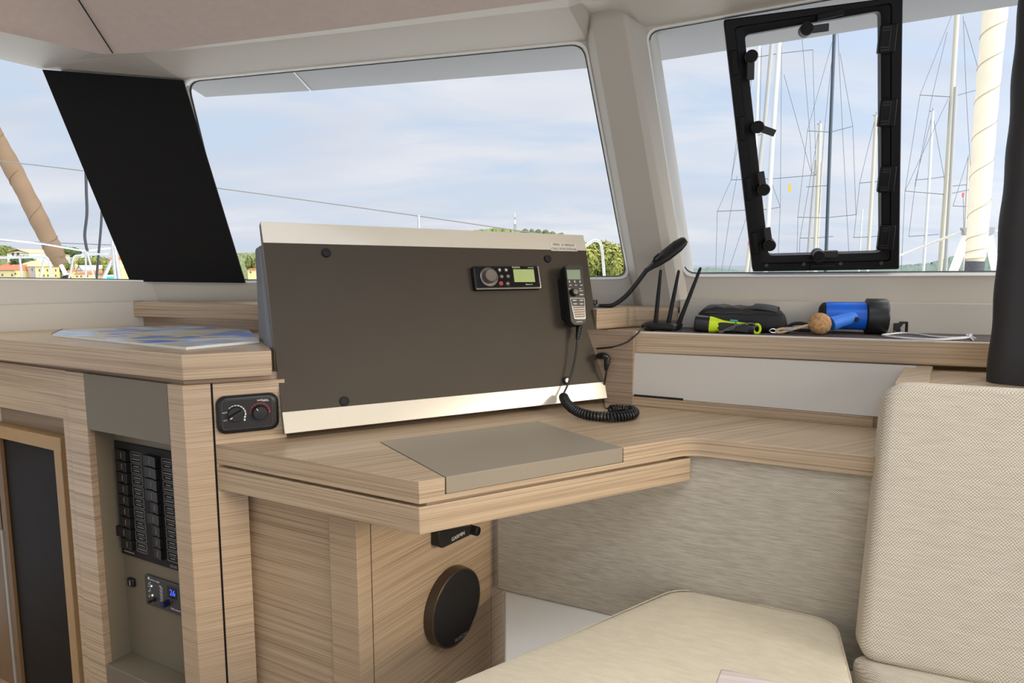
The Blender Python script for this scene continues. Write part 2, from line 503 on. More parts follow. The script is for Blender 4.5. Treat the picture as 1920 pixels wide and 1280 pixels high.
# headers and ceiling
low = [LW.pt(-420, 10), LW.pt(-200, 68), LW.pt(0, 111), CW.pt(76, 129), CW.pt(342, 150), CW.pt(700, 115), CW.pt(1100, 77), CW.pt(1118, 40), RW.pt(1206, 52), RW.pt(1340, 31), RW.pt(1650, -26), RW.pt(2200, -124)]
mid = [onY(-420, -45, 1.15), onY(-200, 20, 1.38), onY(0, 78, 1.55), onY(142, 112, 1.69), onY(268, 102, 1.69), onY(640, 62, 1.69), onY(1066, 13, 1.68), onY(1090, 5, 1.67), onY(1170, 0, 1.65), onY(1340, -22, 1.60), onY(1650, -80, 1.50), onY(2200, -190, 1.3)]
upp = [onY(-420, -75, 1.05), onY(-200, -6, 1.29), onY(0, 48, 1.47), onY(188, 90, 1.60), onY(264, 88, 1.60), onY(640, 42, 1.60), onY(1066, -14, 1.60), onY(1090, -20, 1.60), onY(1170, -28, 1.58), onY(1340, -50, 1.52), onY(1650, -110, 1.42), onY(2200, -225, 1.2)]
m = MB()
m.loft([low, mid, upp], caps=False, closed=False)
hd = struct(m, 'trim_4', plain('header_white', (208, 204, 194), .5, var=.02, scale=3), smooth=6)
sm = hd.modifiers.new('thick', 'SOLIDIFY'); sm.thickness = .012; sm.offset = 1
n = len(upp)
def crow(Y, z, f=0.0):
    return [V((upp[i].x * (1 - f) + (-2.0 + 4.3 * i / (n - 1)) * f, Y + (upp[i].y - 1.6) * (1 - f) * .8, z)) for i in range(n)]
rows = [upp, [p + V((0, -.04, .012)) for p in upp], [p * .5 + q * .5 + V((0, 0, .02)) for p, q in zip(upp, crow(1.1, 1.80, .4))], crow(.9, 1.84, .6), crow(0, 1.88, 1), crow(-1.3, 1.9, 1), crow(-2.4, 1.9, 1)]
m = MB(); m.loft(rows, caps=False, closed=False)
from mathutils.bvhtree import BVHTree
m.bm.normal_update()
bvh = BVHTree.FromBMesh(m.bm)
# opening for an added roof light, out of view, brightening seats and desk
def cut(bm, ax, v):
    no = V((1, 0, 0)) if ax == 0 else V((0, 1, 0))
    bmesh.ops.bisect_plane(bm, geom=bm.verts[:] + bm.edges[:] + bm.faces[:], plane_co=no * v, plane_no=no)
SKX, SKY_ = (-.35, 1.0), (-.35, .85)
for ax, v in ((0, SKX[0]), (0, SKX[1]), (1, SKY_[0]), (1, SKY_[1])): cut(m.bm, ax, v)
dead = [f for f in m.bm.faces if SKX[0] < f.calc_center_median().x < SKX[1] and SKY_[0] < f.calc_center_median().y < SKY_[1]]
bmesh.ops.delete(m.bm, geom=dead, context='FACES')
ce = struct(m, 'ceiling', CEIL, smooth=60)
sm = ce.modifiers.new('thick', 'SOLIDIFY'); sm.thickness = .03; sm.offset = 0
seam = []
for i in range(9):
    px, py = 150 + 66 * i / 8, -16 + 104.5 * i / 8
    h = bvh.ray_cast(CAM, ray(px, py).normalized())
    if h[0] is not None: seam.append(h[0] + V((0, -.012, -.016)))
if len(seam) > 2:
    m = MB(); m.tube(seam, .0016, 5); struct(m, 'trim_5', BLKM)
# outer overhang of the roof, seen through the panes
m = MB()
inn = [CW.pt(335, 150, -.05), CW.pt(585, 127, -.05), CW.pt(1120, 74, -.05), RW.pt(1206, 52, -.05), RW.pt(1500, 2, -.05), RW.pt(2200, -122, -.05)]
out = [onY(385, 182, 2.16), onY(585, 170, 2.16), onY(1110, 127, 2.16), onY(1218, 117, 2.13), onY(1500, 74, 2.02), onY(2200, -36, 1.75)]
m.loft([inn, out, [p + V((0, .03, .05)) for p in out], [p + V((0, 0, .08)) for p in inn]], caps=False, closed=False)
m.face([inn[0], out[0], out[0] + V((0, .03, .05)), inn[0] + V((0, 0, .08))])
ov = struct(m, 'trim_6', plain('overhang_grey', (150, 151, 153), .6, var=.02, scale=4), smooth=15)
m = MB(); m.box((.325, .25, 1.93), (1.45, 1.3, .012)); struct(m, 'window_4', GLASS, smooth=0)  # pane over the added roof opening
m = MB(); a = bvh
m.bar(CW.pt(549, 131, -.06) - V((0, 0, .003)), onY(584, 170.5, 2.15) - V((0, 0, .002)), .0018, 5)
m.build('joint', RIM, ov)

# floor, side walls and aft frame (outside the picture, they only bounce and block light)
m = MB(); m.zpoly([(-2.2, -2.4), (2.4, -2.4), (2.4, 1.3), (1.0, 2.2), (-1.2, 2.2), (-2.2, 1.3)], -.04, 0); struct(m, 'floor', FLOORM)
m = MB(); m.zpoly([(-2.2, -2.4), (-2.14, -2.4), (-2.14, .9), (-2.2, .9)], 0, 1.86); struct(m, 'wall_port', GELM)  # unseen, raised to the ceiling without windows to cut light from the left
m = MB(); m.zpoly([(2.34, -2.4), (2.4, -2.4), (2.4, 1.2), (2.34, 1.2)], 0, 1.0); struct(m, 'wall_starboard', GELM)

# ------------------------------------------------------------------ furniture: worktop and cabinet at left
PD = onz(404.6, 833.4, .76)
R1 = Fr(PD, (cos(radians(25.5)), sin(radians(25.5)), 0), (0, 0, 1))
uc, vc = R1.uv(348.8, 838)
PC = R1.at(uc, 0)                                   # foot line of the cabinet corner, at desk level
LD = V((.888, -.46, 0)).normalized()
L1 = Fr((PC.x, PC.y, 0), LD, (0, 0, 1))
RD = V((.8785, .4777, 0)).normalized()
NB = V((-RD.y, RD.x, 0))                            # away from the viewer, across the desk

wt = MB()
cc, cr = onz(340, 664.7, .945), onz(508.7, 657.2, .945)
wt.zpoly([cc, cr, (-.65, 1.70), (-1.0325, 1.852), (-1.058, 1.8286), (-1.299, 1.682), (-1.39, 1.629)][::1], .895, .945)
tag(wt.build('worktop', OAK, bevel=.0015), 'washed oak worktop with a mitred corner carrying the sea chart, left of the tilted console', 'worktop')

cab = thing('cabinet', 'tall oak cabinet with a taupe switch niche, under the worktop at left', 'cabinet', (PC.x, PC.y, 0))
ua = L1.uv(320, 836)[0]; ub = L1.uv(157.5, 730)[0]; ucl = L1.uv(122.5, 710)[0]; ud = L1.uv(109, 700)[0]
ZT = .883
def l1pt(u, w):
    p = L1.at(u, 0, w); return (p.x, p.y)
def r1pt(u, w):
    p = R1.at(u, 0, w); return (p.x, p.y)
m = MB(); m.zpoly([l1pt(ua, 0), (PC.x, PC.y), r1pt(-.004, 0), r1pt(-.004, -.05), l1pt(ua, -.06)], 0, ZT)
m.build('corner_post', OAK, cab, bevel=.001)
m = MB(); m.fbox(L1, ucl, ub, 0, ZT, -.07, 0); m.build('post', OAK, cab, bevel=.001)
m = MB(); m.fbox(L1, ub, ub + .003, .0, L1.uv(164.5, 804.2)[1], -.014, -.0005); m.build('edging', OAKD, cab)
# recessed strip under the worktop
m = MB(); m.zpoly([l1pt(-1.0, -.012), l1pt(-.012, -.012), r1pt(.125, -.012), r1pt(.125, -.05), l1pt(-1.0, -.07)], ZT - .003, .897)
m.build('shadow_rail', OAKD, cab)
# upper taupe panel, niche and sill
vb = L1.uv(164.5, 804.2)[1]
m = MB(); m.fbox(L1, ub + .0015, ua - .001, vb, ZT, -.05, -.0005); m.build('filler_panel', TAUPE, cab)
vs = L1.uv(200.8, 1246.8)[1]
m = MB()
m.fbox(L1, ub + .001, ua + .01, vs - .02, vb + .01, -.062, -.058)
m.fbox(L1, ub + .001, ub + .004, vs, vb, -.06, -.014)
m.build('niche_back', TAUPE, cab)
m = MB(); m.fbox(L1, ub + .0015, ua - .001, 0, vs, -.058, -.001); m.build('niche_sill', TAUPE, cab, bevel=.001)
# oak face at right of the black gap
m = MB(); m.fbox(R1, .0, .135, 0, .122, -.03, 0); m.build('side_panel', OAK, cab)
m = MB(); m.fbox(R1, .0, .055, -.755, -.001, -.03, 0); m.build('lower_side_panel', OAK, cab)
m = MB(); m.fbox(R1, -.0045, .0005, -.755, .122, -.03, -.006); m.build('gap_strip', BLKM, cab)
# drawer front and door at far left
dl = -1.05
v3 = L1.uv(113, 785)[1]; v2t = L1.uv(50, 803)[1]
m = MB(); m.fbox(L1, dl, ud, v3, ZT, -.03, -.004); m.build('drawer_front', OAK, cab, bevel=.001)
m = MB(); m.fbox(L1, ud, ucl, 0, ZT, -.05, -.003); m.build('stile', OAK, cab)
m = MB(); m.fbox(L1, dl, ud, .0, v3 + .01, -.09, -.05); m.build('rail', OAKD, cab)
DW = -.02
dr = L1.uv(113, 822, DW)[0] - .002; dt = L1.uv(113, 822, DW)[1]
du = L1.uv(100, 843, DW)[0]; dv = L1.uv(100, 843, DW)[1]
lu = L1.uv(12, 1000, DW)[0]
door = MB()
door.fbox(L1, dl, dr, dv, dt, -.05, DW); door.fbox(L1, du, dr, 0, dv, -.05, DW)
door = door.build('door', TANF, cab, bevel=.0015, label='tan framed door with a dark panel')
m = MB(); m.fbox(L1, lu - .03, du, 0, dv, -.05, DW - .012); m.build('door_panel', DARKP, door)
m = MB(); m.fbox(L1, lu - .022, lu, 0, dv, -.05, DW - .004); m.build('door_stile', plain('brown_stile', (112, 86, 56), .5), door)
m = MB(); m.fbox(L1, lu - .6, lu - .034, 0, dv, -.05, DW - .006); m.build('side_leaf', bpy.data.materials['brown_stile'], door)
m = MB(); m.fbox(L1, lu - .034, lu - .026, 0, dv - .25, -.045, DW - .002); m.build('door_edge', plain('grey_seal', (150, 146, 136), .4), door)

# oak ledge behind the worktop
m = MB()
la, lb = onz(250, 565.5, 1.013), onz(484, 571, 1.013)
LL = (lb - la).normalized()
lb = la + LL * .62
m.zpoly([la, lb, (lb.x + .06, 1.915), (-1.06, 1.87)], .972, 1.013)
t = tag(m.build('ledge', OAK, bevel=.0015), 'narrow oak ledge under the black shade, above the sea chart', 'ledge')
pa, pb = onz(266, 610.5, .945), onz(482, 622.5, .945)
PB2 = pa + (pb - pa).normalized() * .56
m = MB(); m.zpoly([pa, PB2, (PB2.x + .01, PB2.y + .03), (pa.x + .01, pa.y + .03)], .945, .973)
m.build('plinth', OAKD, t)
# oak ledge at right, by the router
m = MB()
q = [onz(1119, 579.5, 1.0) + NB * .22, onz(1119, 579.5, 1.0), onz(1195, 575.5, 1.0), onY(1271, 569.8, 1.795)]
m.zpoly([q[0], q[1], q[2], q[3], (.50, 1.90), (q[0].x, 1.92)], .9475, 1.0)
tag(m.build('ledge', OAK, bevel=.0015), 'deep oak ledge behind the black router, right of the tilted console', 'ledge')

# ------------------------------------------------------------------ navigation desk
def xy(p): return (p.x, p.y)
d_co, d_in, d_r = onz(785.3, 902.8, .76), onz(1294, 818.8, .76), onz(1644, 856.5, .76)
b_l, b_r = onz(1184.4, 760, .76), onz(1636.9, 802, .76)
tb = [onz(x, y, .76) for x, y in ((834.5, 894.8), (711.2, 828.2), (1009.3, 789), (1169.5, 838.9))]
FB_ = R1.at(.90, 0) + NB * .045
d_r2 = d_in + (d_r - d_in).normalized() * .50
b_r2 = b_l + (b_r - b_l).normalized() * .72
desk = thing('navigation_desk', 'washed oak chart desk with a grey lid let into its front, below the tilted console', 'desk', (.2, 1.4, .668))
e1 = d_in + (d_co - d_in).normalized() * .035; e2 = d_in + (d_r - d_in).normalized() * .035
fil = []
for i in range(1, 7):
    s = i / 7; fil.append(xy(e1 * (1 - s) ** 2 + d_in * 2 * s * (1 - s) + e2 * s * s))
rim_ = [xy(e1)] + fil + [xy(e2), xy(d_r2), xy(b_r2), xy(b_l), (FB_.x - .02, FB_.y), xy(R1.at(.12, 0, -.035)), xy(R1.at(.12, 0, 0)), xy(PD)]
m = MB()
m.zpoly([xy(d_co)] + [xy(p) for p in tb] + rim_, .7305, .76)
m.build('desktop', OAK, desk, bevel=.0012)
m = MB(); m.zpoly([xy(d_co)] + rim_, .7215, .7307); m.build('desktop_underlay', OAK, desk)
cen = V((.15, 1.4, 0))
def inset2(p, d):
    p = V((p[0], p[1], 0)); return xy(p + (cen - p).normalized() * d)
ins = [inset2(xy(d_co), .016), inset2(xy(e1), .016), xy(d_in + NB * .03 - RD * .06), (FB_.x - .15, FB_.y - .08), inset2(xy(PD), .02)]
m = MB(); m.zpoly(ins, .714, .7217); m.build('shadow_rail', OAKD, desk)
ap_r = onz(1295, 858, .716)
ap = [xy(d_co), xy(ap_r), xy(ap_r + NB * .05), (FB_.x - .15, FB_.y - .08), xy(PD)]
m = MB(); m.zpoly(ap, .668, .7153); m.build('apron', OAK, desk, bevel=.0012)
# lid
g = .0022
lidp = [tb[0] + (tb[3] - tb[0]).normalized() * g, tb[1] + (tb[2] - tb[1]).normalized() * g - NB * g, tb[2] - (tb[2] - tb[1]).normalized() * g - NB * g, tb[3] - (tb[3] - tb[0]).normalized() * g]
m = MB(); m.zpoly([xy(p) for p in lidp], .731, .7605); m.build('lid', TAUPEL, desk, bevel=.0008, label='grey taupe flap')
m = MB(); m.zpoly([xy(p) for p in tb], .7308, .7312); m.build('slot', BLKM, desk)
# upstand behind and slim black slot
bd = (b_r - b_l).normalized(); bn = V((bd.y, -bd.x, 0))
BS = Fr(b_l, bd, (0, 0, 1))
us = BS.uv(1637, 790)[0]
m = MB(); m.fbox(BS, .0, us, 0, .0235, -.012, 0); m.build('upstand', OAK, desk, bevel=.001)
m = MB(); m.fbox(BS, .004, BS.uv(1280, 752)[0], .0235, .0285, -.01, -.003); m.build('slot_seal', BLKM, desk)
m = MB(); m.fbox(BS, us + .001, us + .09, 0, .0235, -.012, -.004); m.build('end_block', OAKD, desk)
# back panel rising behind the console
m = MB()
f0 = V((FB_.x - .02, FB_.y, 0)); f1 = V((b_l.x, b_l.y, 0)); fs_ = R1.at(.12, 0, -.03) ; ft = (f1 - f0).normalized(); fnn = V((-ft.y, ft.x, 0)) * .02
m.zpoly([xy(f0), xy(f1), xy(f1 + fnn), xy(f0 + fnn)], .70, .9474)
m.zpoly([xy(fs_), xy(f0), xy(f0 + NB * .02), xy(fs_ + NB * .02)], .70, .9474)
m.build('back_panel', OAKD, desk)

# shelf at right with mat
s_l, s_r = onz(1136, 620.4, .945), onz(1857, 643.4, .945)
sd = (s_r - s_l).normalized(); s_r2 = s_l + sd * 1.25
shp = [xy(s_l), xy(s_r2), (1.62, 1.465), (.4519, 1.7908), (.44, 1.80), (.26, 1.80)]
sh = MB(); sh.zpoly(shp, .892, .945)
sh = tag(sh.build('shelf', OAK, bevel=.001), 'long washed oak shelf under the right window holding the torch and bag', 'shelf')
sn = V((-sd.y, sd.x, 0))
m = MB(); m.zpoly([xy(s_l + sd * .12 + sn * .014), xy(s_r2 + sn * .014), (1.60, 1.468), (.455, 1.788)], .9452, .9475)
m.build('mat', MATR, sh, label='brown ribbed mat')
m = MB(); ed0 = s_l - sn * .0006; ed1 = s_r2 - sn * .0006
m.zpoly([xy(ed0), xy(ed1), xy(ed1 + sn * .012), xy(ed0 + sn * .012)], .9435, .9463); m.build('edge_strip', plain('pale_edge', (226, 220, 210), .3, var=.02), sh, label='pale edge strip')
# white locker front below the shelf
wl0 = BS.at(-.002, .0245, -.006); wr0 = BS.at(.56, .0245, -.006)
def under(px):
    p = onz(px, 660 + (px - 1136) * .047, .892); return p + sn * .006
wl1, wr1 = under(1181), under(1720)
m = MB(); tn = V((-bd.y, bd.x, 0)) * .012
cols = []
for i in range(25):
    t = i / 24; a, b_ = wl0.lerp(wr0, t), wl1.lerp(wr1, t)
    cols.append([a, b_, b_ + tn, a + tn])
m.loft(cols)
tag(m.build('locker_front', GELM, smooth=40), 'plain white locker front between desk and oak shelf', 'panel')
# oak box end behind the backrest
m = MB(); bx = thing('side_box', 'low oak box with a raised rim behind the right backrest', 'box', onz(1740, 716, .76))
pp = [onz(1679, 718, .879), onz(1960, 735, .879), onz(1960, 692, .879), onz(1700, 685, .879)]
m.zpoly([xy(p) for p in pp], .76, .879); m.build('box', OAK, bx)
m = MB(); m.zpoly([xy(onz(*p, .889)) for p in ((1678, 717), (1741, 716), (1749, 686), (1700, 683.5))], .879, .889); m.build('rim', OAK, bx, bevel=.001)

# ------------------------------------------------------------------ pedestal under the desk
C0 = V((-.292, 1.20, 0))
SP = Fr(C0, (.55, .835, 0), (0, 0, 1)); PL = Fr(C0, LD, (0, 0, 1))
ped = thing('pedestal', 'oak pedestal under the desk corner, its face carrying the round speaker', 'cabinet', C0)
u1 = PL.uv(620, 1100)[0]; uL = PL.uv(457, 1100)[0]
ug = SP.uv(697, 1100)[0]; ug2 = SP.uv(704, 1100)[0]; uq = SP.uv(921, 1100)[0]; ue = SP.uv(944, 1050)[0]
def plp(u, w): return xy(PL.at(u, 0, w))
def spp(u, w): return xy(SP.at(u, 0, w))
m = MB(); m.zpoly([plp(u1, 0), xy(C0), spp(ug, 0), spp(ug, -.03), plp(u1, -.03)], 0, .667); m.build('post', OAK, ped, bevel=.001)
m = MB(); m.fbox(PL, uL - .06, u1 - .002, 0, .667, -.03, -.008); m.build('left_panel', OAK, ped)
m = MB(); m.fbox(SP, ug + .003, uq - .0008, 0, .667, -.03, -.001); m.build('speaker_panel', OAK, ped)
m = MB(); m.fbox(SP, uq + .0008, ue, 0, .667, -.03, -.001); m.build('end_stile', OAK, ped)
m = MB(); m.fbox(SP, ug - .002, ue - .005, 0, .666, -.029, -.006); m.build('gap_strip', BLKM, ped)

# ------------------------------------------------------------------ seating
FW = Fr((d_in.x, d_in.y, 0), (d_r - d_in), (0, 0, 1))
FW.o = FW.o - FW.n * .012
uf = FW.uv(944, 1040)[0]
m = MB(); m.fbox(FW, uf - .02, .62, .32, .7212, -.03, 0)
tag(m.build('upholstered_panel', FABW, bevel=.006), 'grey beige woven cloth panel lining the wall below the desk', 'wall panel')
m = MB()
bz = [FW.at(uf, 0, -.03), FW.at(.75, 0, -.03), V((1.0, .62, 0)), V((-.008, .84, 0)), FW.at(uf + .002, 0, 0)]
m.zpoly([xy(p) for p in bz], 0, .32)
tag(m.build('bench', GELW, bevel=.004), 'smooth white moulded bench beneath the seat cushions', 'bench')

def puff(fr, pts, w0, w1, r, crown=.008):
    """cushion with rolled edges"""
    cx = sum(p[0] for p in pts) / len(pts); cy = sum(p[1] for p in pts) / len(pts)
    R = max(abs(p[0] - cx) for p in pts); Q = max(abs(p[1] - cy) for p in pts)
    def lp(ins, w, s=1):
        return [fr.at(cx + (u - cx) * (1 - ins / R) * s, cy + (v - cy) * (1 - ins / Q) * s, w) for u, v in pts]
    loops = []
    for i in range(6):
        a = pi / 2 * i / 5; loops.append(lp(r * (1 - sin(a)), w0 + r * (1 - cos(a))))
    for i in range(6):
        a = pi / 2 * i / 5; loops.append(lp(r * (1 - cos(a)), w1 - r + r * sin(a)))
    for s in (.93, .8, .6, .35, .1):
        loops.append(lp(r, w1 + crown * (1 - s * s), s))
    return MB().loft(loops)

TOPF = Fr((0, 0, 0), (1, 0, 0), (0, 1, 0))
def ptsz(l, z): return [xy(onz(x, y, z)) for x, y in l]
c1, c2 = onz(1272, 1094, .425), onz(1572, 1158, .425)
c3, c4 = onz(1606, 1290, .425), onz(848, 1276, .425)
e3 = c3 + (c3 - c2) * .9; e4 = c1 + (c4 - c1) * 1.4
plan = rpoly([xy(c1), xy(e4), xy(e3), xy(c2)], [.05, .05, .05, .045], 6)
s1 = tag(puff(TOPF, plan, .32, .425, .03, .01).build('seat_cushion', FABS, smooth=70), 'thick cream seat cushion in front of the grey cloth wall panel', 'cushion')
# seam round the cushion's top edge
def scal(pts, k):
    cx = sum(p[0] for p in pts) / len(pts); cy = sum(p[1] for p in pts) / len(pts)
    return [(cx + (x - cx) * k, cy + (y - cy) * k) for x, y in pts]
m = MB(); sp_ = [V((x, y, .4185)) for x, y in scal(plan, .985)]; m.tube(sp_ + sp_[:1], .0016, 5, caps=False); m.build('seam', PIPE, s1)
# backrest at right
b0 = onz(1632, 1240, .437); t0 = onY(1668, 720, 1.19)
BR = Fr(b0, V((.93, -.37, 0)), (t0 - b0))
BRn = BR.n
hgt = BR.uv(1760, 717)[1]
ul_t = BR.uv(1664, 760)[0]; ul_b = BR.uv(1612, 1200)[0]
poly = rpoly([(ul_b, .0), (ul_b + .62, -.02), (ul_t + .62, hgt), (ul_t, hgt)], [.03, .03, .03, .042], 7)
bk = tag(puff(BR, poly, -.095, 0, .016, .006).build('backrest_cushion', FABB, smooth=70), 'upright cream backrest cushion at right, in front of the dark post', 'cushion')
m = MB(); q_ = [BR.at(u, v, -.001) for u, v in scaled(poly, -.017)]; m.tube(q_ + q_[:1], .0009, 5, caps=False); m.build('seam', plain('seam_thread', (158, 148, 130), .9), bk)
# second seat cushion below the backrest
f1_ = onz(1598, 1268, .425); f2_ = b0 + V((-.012, .05, 0))
pl2 = rpoly([xy(f2_), xy(f1_ + V((.0, -.30, 0))), xy(f1_ + V((.6, -.42, 0))), xy(f2_ + V((.62, -.26, 0)))], [.03] * 4, 5)
s2 = tag(puff(TOPF, pl2, .32, .432, .022, .004).build('seat_cushion', FABB, smooth=70), 'cream seat cushion under the right backrest, cut off by the lower right frame edge', 'cushion')
# corner of the saloon table
tc0 = onz(1352, 1251, .62); tc1 = onz(1486, 1284, .62); tc2 = onz(1330, 1310, .62)
m = MB(); k1 = (tc1 - tc0).normalized(); k2 = (tc2 - tc0).normalized()
m.zpoly(rpoly([xy(tc0), xy(tc0 + k1 * .5), xy(tc0 + k1 * .5 + k2 * .42), xy(tc0 + k2 * .42)], .006, 3), .595, .62)
tbl = thing('table', 'pale oak table, only one corner showing above the cream seat at the bottom edge', 'table', tc0 + k1 * .25 + k2 * .21 - V((0, 0, .62)))
m.build('table_top', oak('pale_oak', (176, 158, 148), (206, 190, 180), (220, 206, 196), ang=radians(-12)), tbl, bevel=.002)
m = MB(); cq = tc0 + k1 * .25 + k2 * .21; m.bar(V((cq.x, cq.y, .02)), V((cq.x, cq.y, .596)), .03, 20); m.build('pedestal_leg', STEEL, tbl)
m = MB(); m.lathe((cq.x, cq.y, 0), (0, 0, 1), [(.0, 0), (.14, 0), (.14, .012), (.04, .022), (0, .022)]); m.build('foot', STEEL, tbl)
# dark padded post at the right edge
p0 = onY(1857, 640, 1.33)
vd = V((p0.x + .06, p0.y, 0)).normalized(); udd = V((vd.y, -vd.x, 0))
m = MB(); lps = []
for i in range(60):
    z = .86 + i * .98 / 59
    puf = .0012 * sin(z * 46) + .0008 * sin(z * 19 + 1)
    o = rrect(-.002 + puf, -.01, .17, .10, .032, 6)
    lps.append([V((p0.x, p0.y, z)) + udd * u + vd * v for u, v in o])
m.loft(lps)
tag(m.build('padded_post', DKPAD, smooth=60), 'dark grey padded upright post at the right edge, beside the window', 'post')
# ------------------------------------------------------------------ tilted instrument console
bl, br = onz(534, 813, .775), onz(1138, 746, .775)
pxd = (br - bl).normalized(); pnb = V((-pxd.y, pxd.x, 0))
LEAN = radians(17)
PF = Fr(bl, pxd, V((0, 0, 1)) * cos(LEAN) + pnb * sin(LEAN))
con = thing('instrument_console', 'wide dark brown instrument console tilted back on the desk, with ivory strips top and bottom', 'console', (bl + br) / 2)
TL, TR, BRc, BL = [PF.uv(*p) for p in ((488, 415.6), (1093, 441), (1138, 746), (534, 813))]
def mixp(a, b, t): return (a[0] + (b[0] - a[0]) * t, a[1] + (b[1] - a[1]) * t)
lt, rt_ = PF.uv(493.5, 455), PF.uv(1099, 470)
lb_, rb_ = PF.uv(529, 773), PF.uv(1133, 715.5)
m = MB(); m.prism(PF, [BL, BRc, TR, TL], -.024, -.002); m.build('board', plain('console_board', (132, 124, 112), .4), con, bevel=.001)
m = MB(); m.prism(PF, [lb_, rb_, rt_, lt], -.003, 0); m.build('fascia', FASC, con)
m = MB(); m.prism(PF, [lt, rt_, TR, TL], -.003, .0015); m.build('top_strip', STRIP, con, bevel=.0006)
m = MB(); m.prism(PF, [BL, BRc, rb_, lb_], -.003, .0015); m.build('bottom_strip', STRIP, con, bevel=.0006)
hu = PF.uv(486, 480, -.024)[0] + .002
hv0 = (.9458 - bl.z) / cos(LEAN); hv1 = PF.uv(487, 459, -.024)[1]
def hp(u, v, back):
    p = PF.at(u, v, -.024)
    return p + pnb * back
m = MB()
q0 = [hp(hu, hv0, 0), hp(.70, hv0, 0), hp(.70, hv1, 0), hp(hu, hv1, 0)]
bq = [hp(hu, hv0, .155), hp(.70, hv0, .155), hp(.70, hv1, .085), hp(hu, hv1, .085)]
for k in (0, 1): bq[k].z = q0[k].z
for k in (2, 3): bq[k].z = q0[k].z - .005
m.loft([q0, bq]); m.build('rear_casing', GREYB, con, bevel=.006)
# leg that carries the board on the desk
for u in (.15, .6):
    m = MB(); m.fbox(PF, u, u + .05, .0035, .10, -.07, -.022)
    m.build('support', BLKM, con)
def cap(px, py, white=False):
    u, v = PF.uv(px, py)
    f = PF.sub(u, v)
    m = MB(); m.lathe(f.o, f.n, [(0, 0), (.0098, 0), (.0098, .004), (.0085, .0055), (.006, .0055), (.0055, .0045), (0, .0045)])
    m.build('screw_cap', BLKM, con)
    if white:
        m = MB(); m.lathe(f.at(.001, 0, 0), f.n, [(0, .004), (.0062, .004), (.0058, .0068), (0, .0075)]); m.build('screw_head', RIM, con)
for p in ((611.5, 474.5), (645.5, 752), (1026.5, 485.5)): cap(*p)
cap(1061, 713.5, True)
# identification sticker
st = [PF.uv(*p, .002) for p in ((1033.5, 470), (1031.5, 454.5), (1080, 456.5), (1082.5, 471))]
cx_ = sum(p[0] for p in st) / 4; cy_ = sum(p[1] for p in st) / 4
m = MB(); m.prism(PF, st, .0016, .0022)
stk = tag(m.build('sticker', plain('sticker_paper', (232, 224, 208), .6)), 'small printed sticker on the ivory top strip of the console', 'sticker')
m = MB()
ang_ = math.atan2(st[2][1] - st[1][1], st[2][0] - st[1][0])
sf = PF.sub(cx_, cy_, .0022, ang_)
m.text('MMSI  211842610', sf, 0, .0055, .0001, .0088); m.build('lettering', BLK, stk, smooth=0); m = MB(); m.text('CALL SIGN DG4166', sf, 0, -.0052, .0001, .0088)
m.build('lettering', BLK, stk, smooth=0)

# ---- marine stereo
def z3(x, y): return (860 + x / 6.4, 460 + y / 6.4)
W = .017
ra0 = PF.uv(889, 520, W)[0]; ra1 = PF.uv(1013, 520, W)[0]; rv0 = PF.uv(952, 541.5, W)[1]; rv1 = PF.uv(952, 498, W)[1]
st = thing('stereo', 'black marine stereo with a green screen set in the console, left of the handset', 'stereo', PF.at((ra0 + ra1) / 2, rv0))
m = MB(); m.dome(PF, rrect(ra0, rv0, ra1, rv1, .005), 0, W, .004); m.build('body', BLK, st)
m = MB(); m.prism(PF, rrect(ra0 + .004, rv0 + .004, ra1 - .004, rv1 - .003, .004), W - .001, W + .0008); m.build('face', BLKG, st)
m = MB(); m.fbox(PF, ra0 + .003, ra1 - .002, rv0 + .0005, rv0 + .003, .006, W - .0005); m.fbox(PF, ra1 - .0045, ra1 - .001, rv0 + .002, rv1 - .002, .006, W + .0004); m.build('trim_bar', CHROME, st)
ku, kv = PF.uv(*z3(362, 378), W)
kf = PF.sub(ku, kv, W)
m = MB(); m.lathe(kf.o, kf.n, [(.0205, 0), (.0235, 0), (.0235, .0022), (.0212, .003), (.0205, .0015)], 40); m.build('knob_ring', plain('ring_grey', (128, 124, 118), .3, metal=.6), st)
m = MB(); m.lathe(kf.o, kf.n, [(0, .0), (.0172, .0), (.0166, .014), (.0150, .0162), (.0142, .0156), (0, .0152)], 40); m.build('volume_knob', KNOBG, st)
for i, (x, y) in enumerate(((487, 297), (565, 297), (512, 375), (590, 372), (505, 457), (587, 460))):
    u, v = PF.uv(*z3(x, y), W); f = PF.sub(u, v, W)
    m = MB(); m.lathe(f.o, f.n, [(0, 0), (.0058, 0), (.0058, .0016), (.005, .0024), (0, .0024)], 20)
    b = m.build('button', plain('red_button', (150, 60, 60), .5) if i == 4 else GUN, st)
    m = MB()
    if i == 0: m.fbox(f, -.0018, .0018, -.0026, .0026, .0024, .0027)
    elif i == 1: m.prism(f, circ(0, 0, .0026, 12), .0024, .0027)
    elif i in (2, 3, 5):
        s = -1 if i == 2 else 1
        for k in (-1, 1):
            m.prism(f, [(-.0013 * s + k * .0016, -.0016), (.0013 * s + k * .0016, 0), (-.0013 * s + k * .0016, .0016)], .0024, .0027)
    else: m.prism(f, circ(0, 0, .002, 12), .0024, .0027)
    m.build('symbol', WHT if i != 4 else REDP, b)
l = [PF.uv(*z3(*p), W) for p in ((668, 440), (915, 440), (897, 288), (650, 288))]
m = MB(); m.prism(PF, l, W, W + .0014); m.build('screen', LCD, st)
m = MB()
u, v = PF.uv(*z3(685, 265), W); m.text('FUSION', PF, u, v, W + .0008, .0062); m.build('lettering', WHT, st, smooth=0); m = MB()
u, v = PF.uv(*z3(862, 268), W); m.text('MS-RA205', PF, u, v, W + .0008, .0038); m.build('lettering', WHT, st, smooth=0); m = MB()
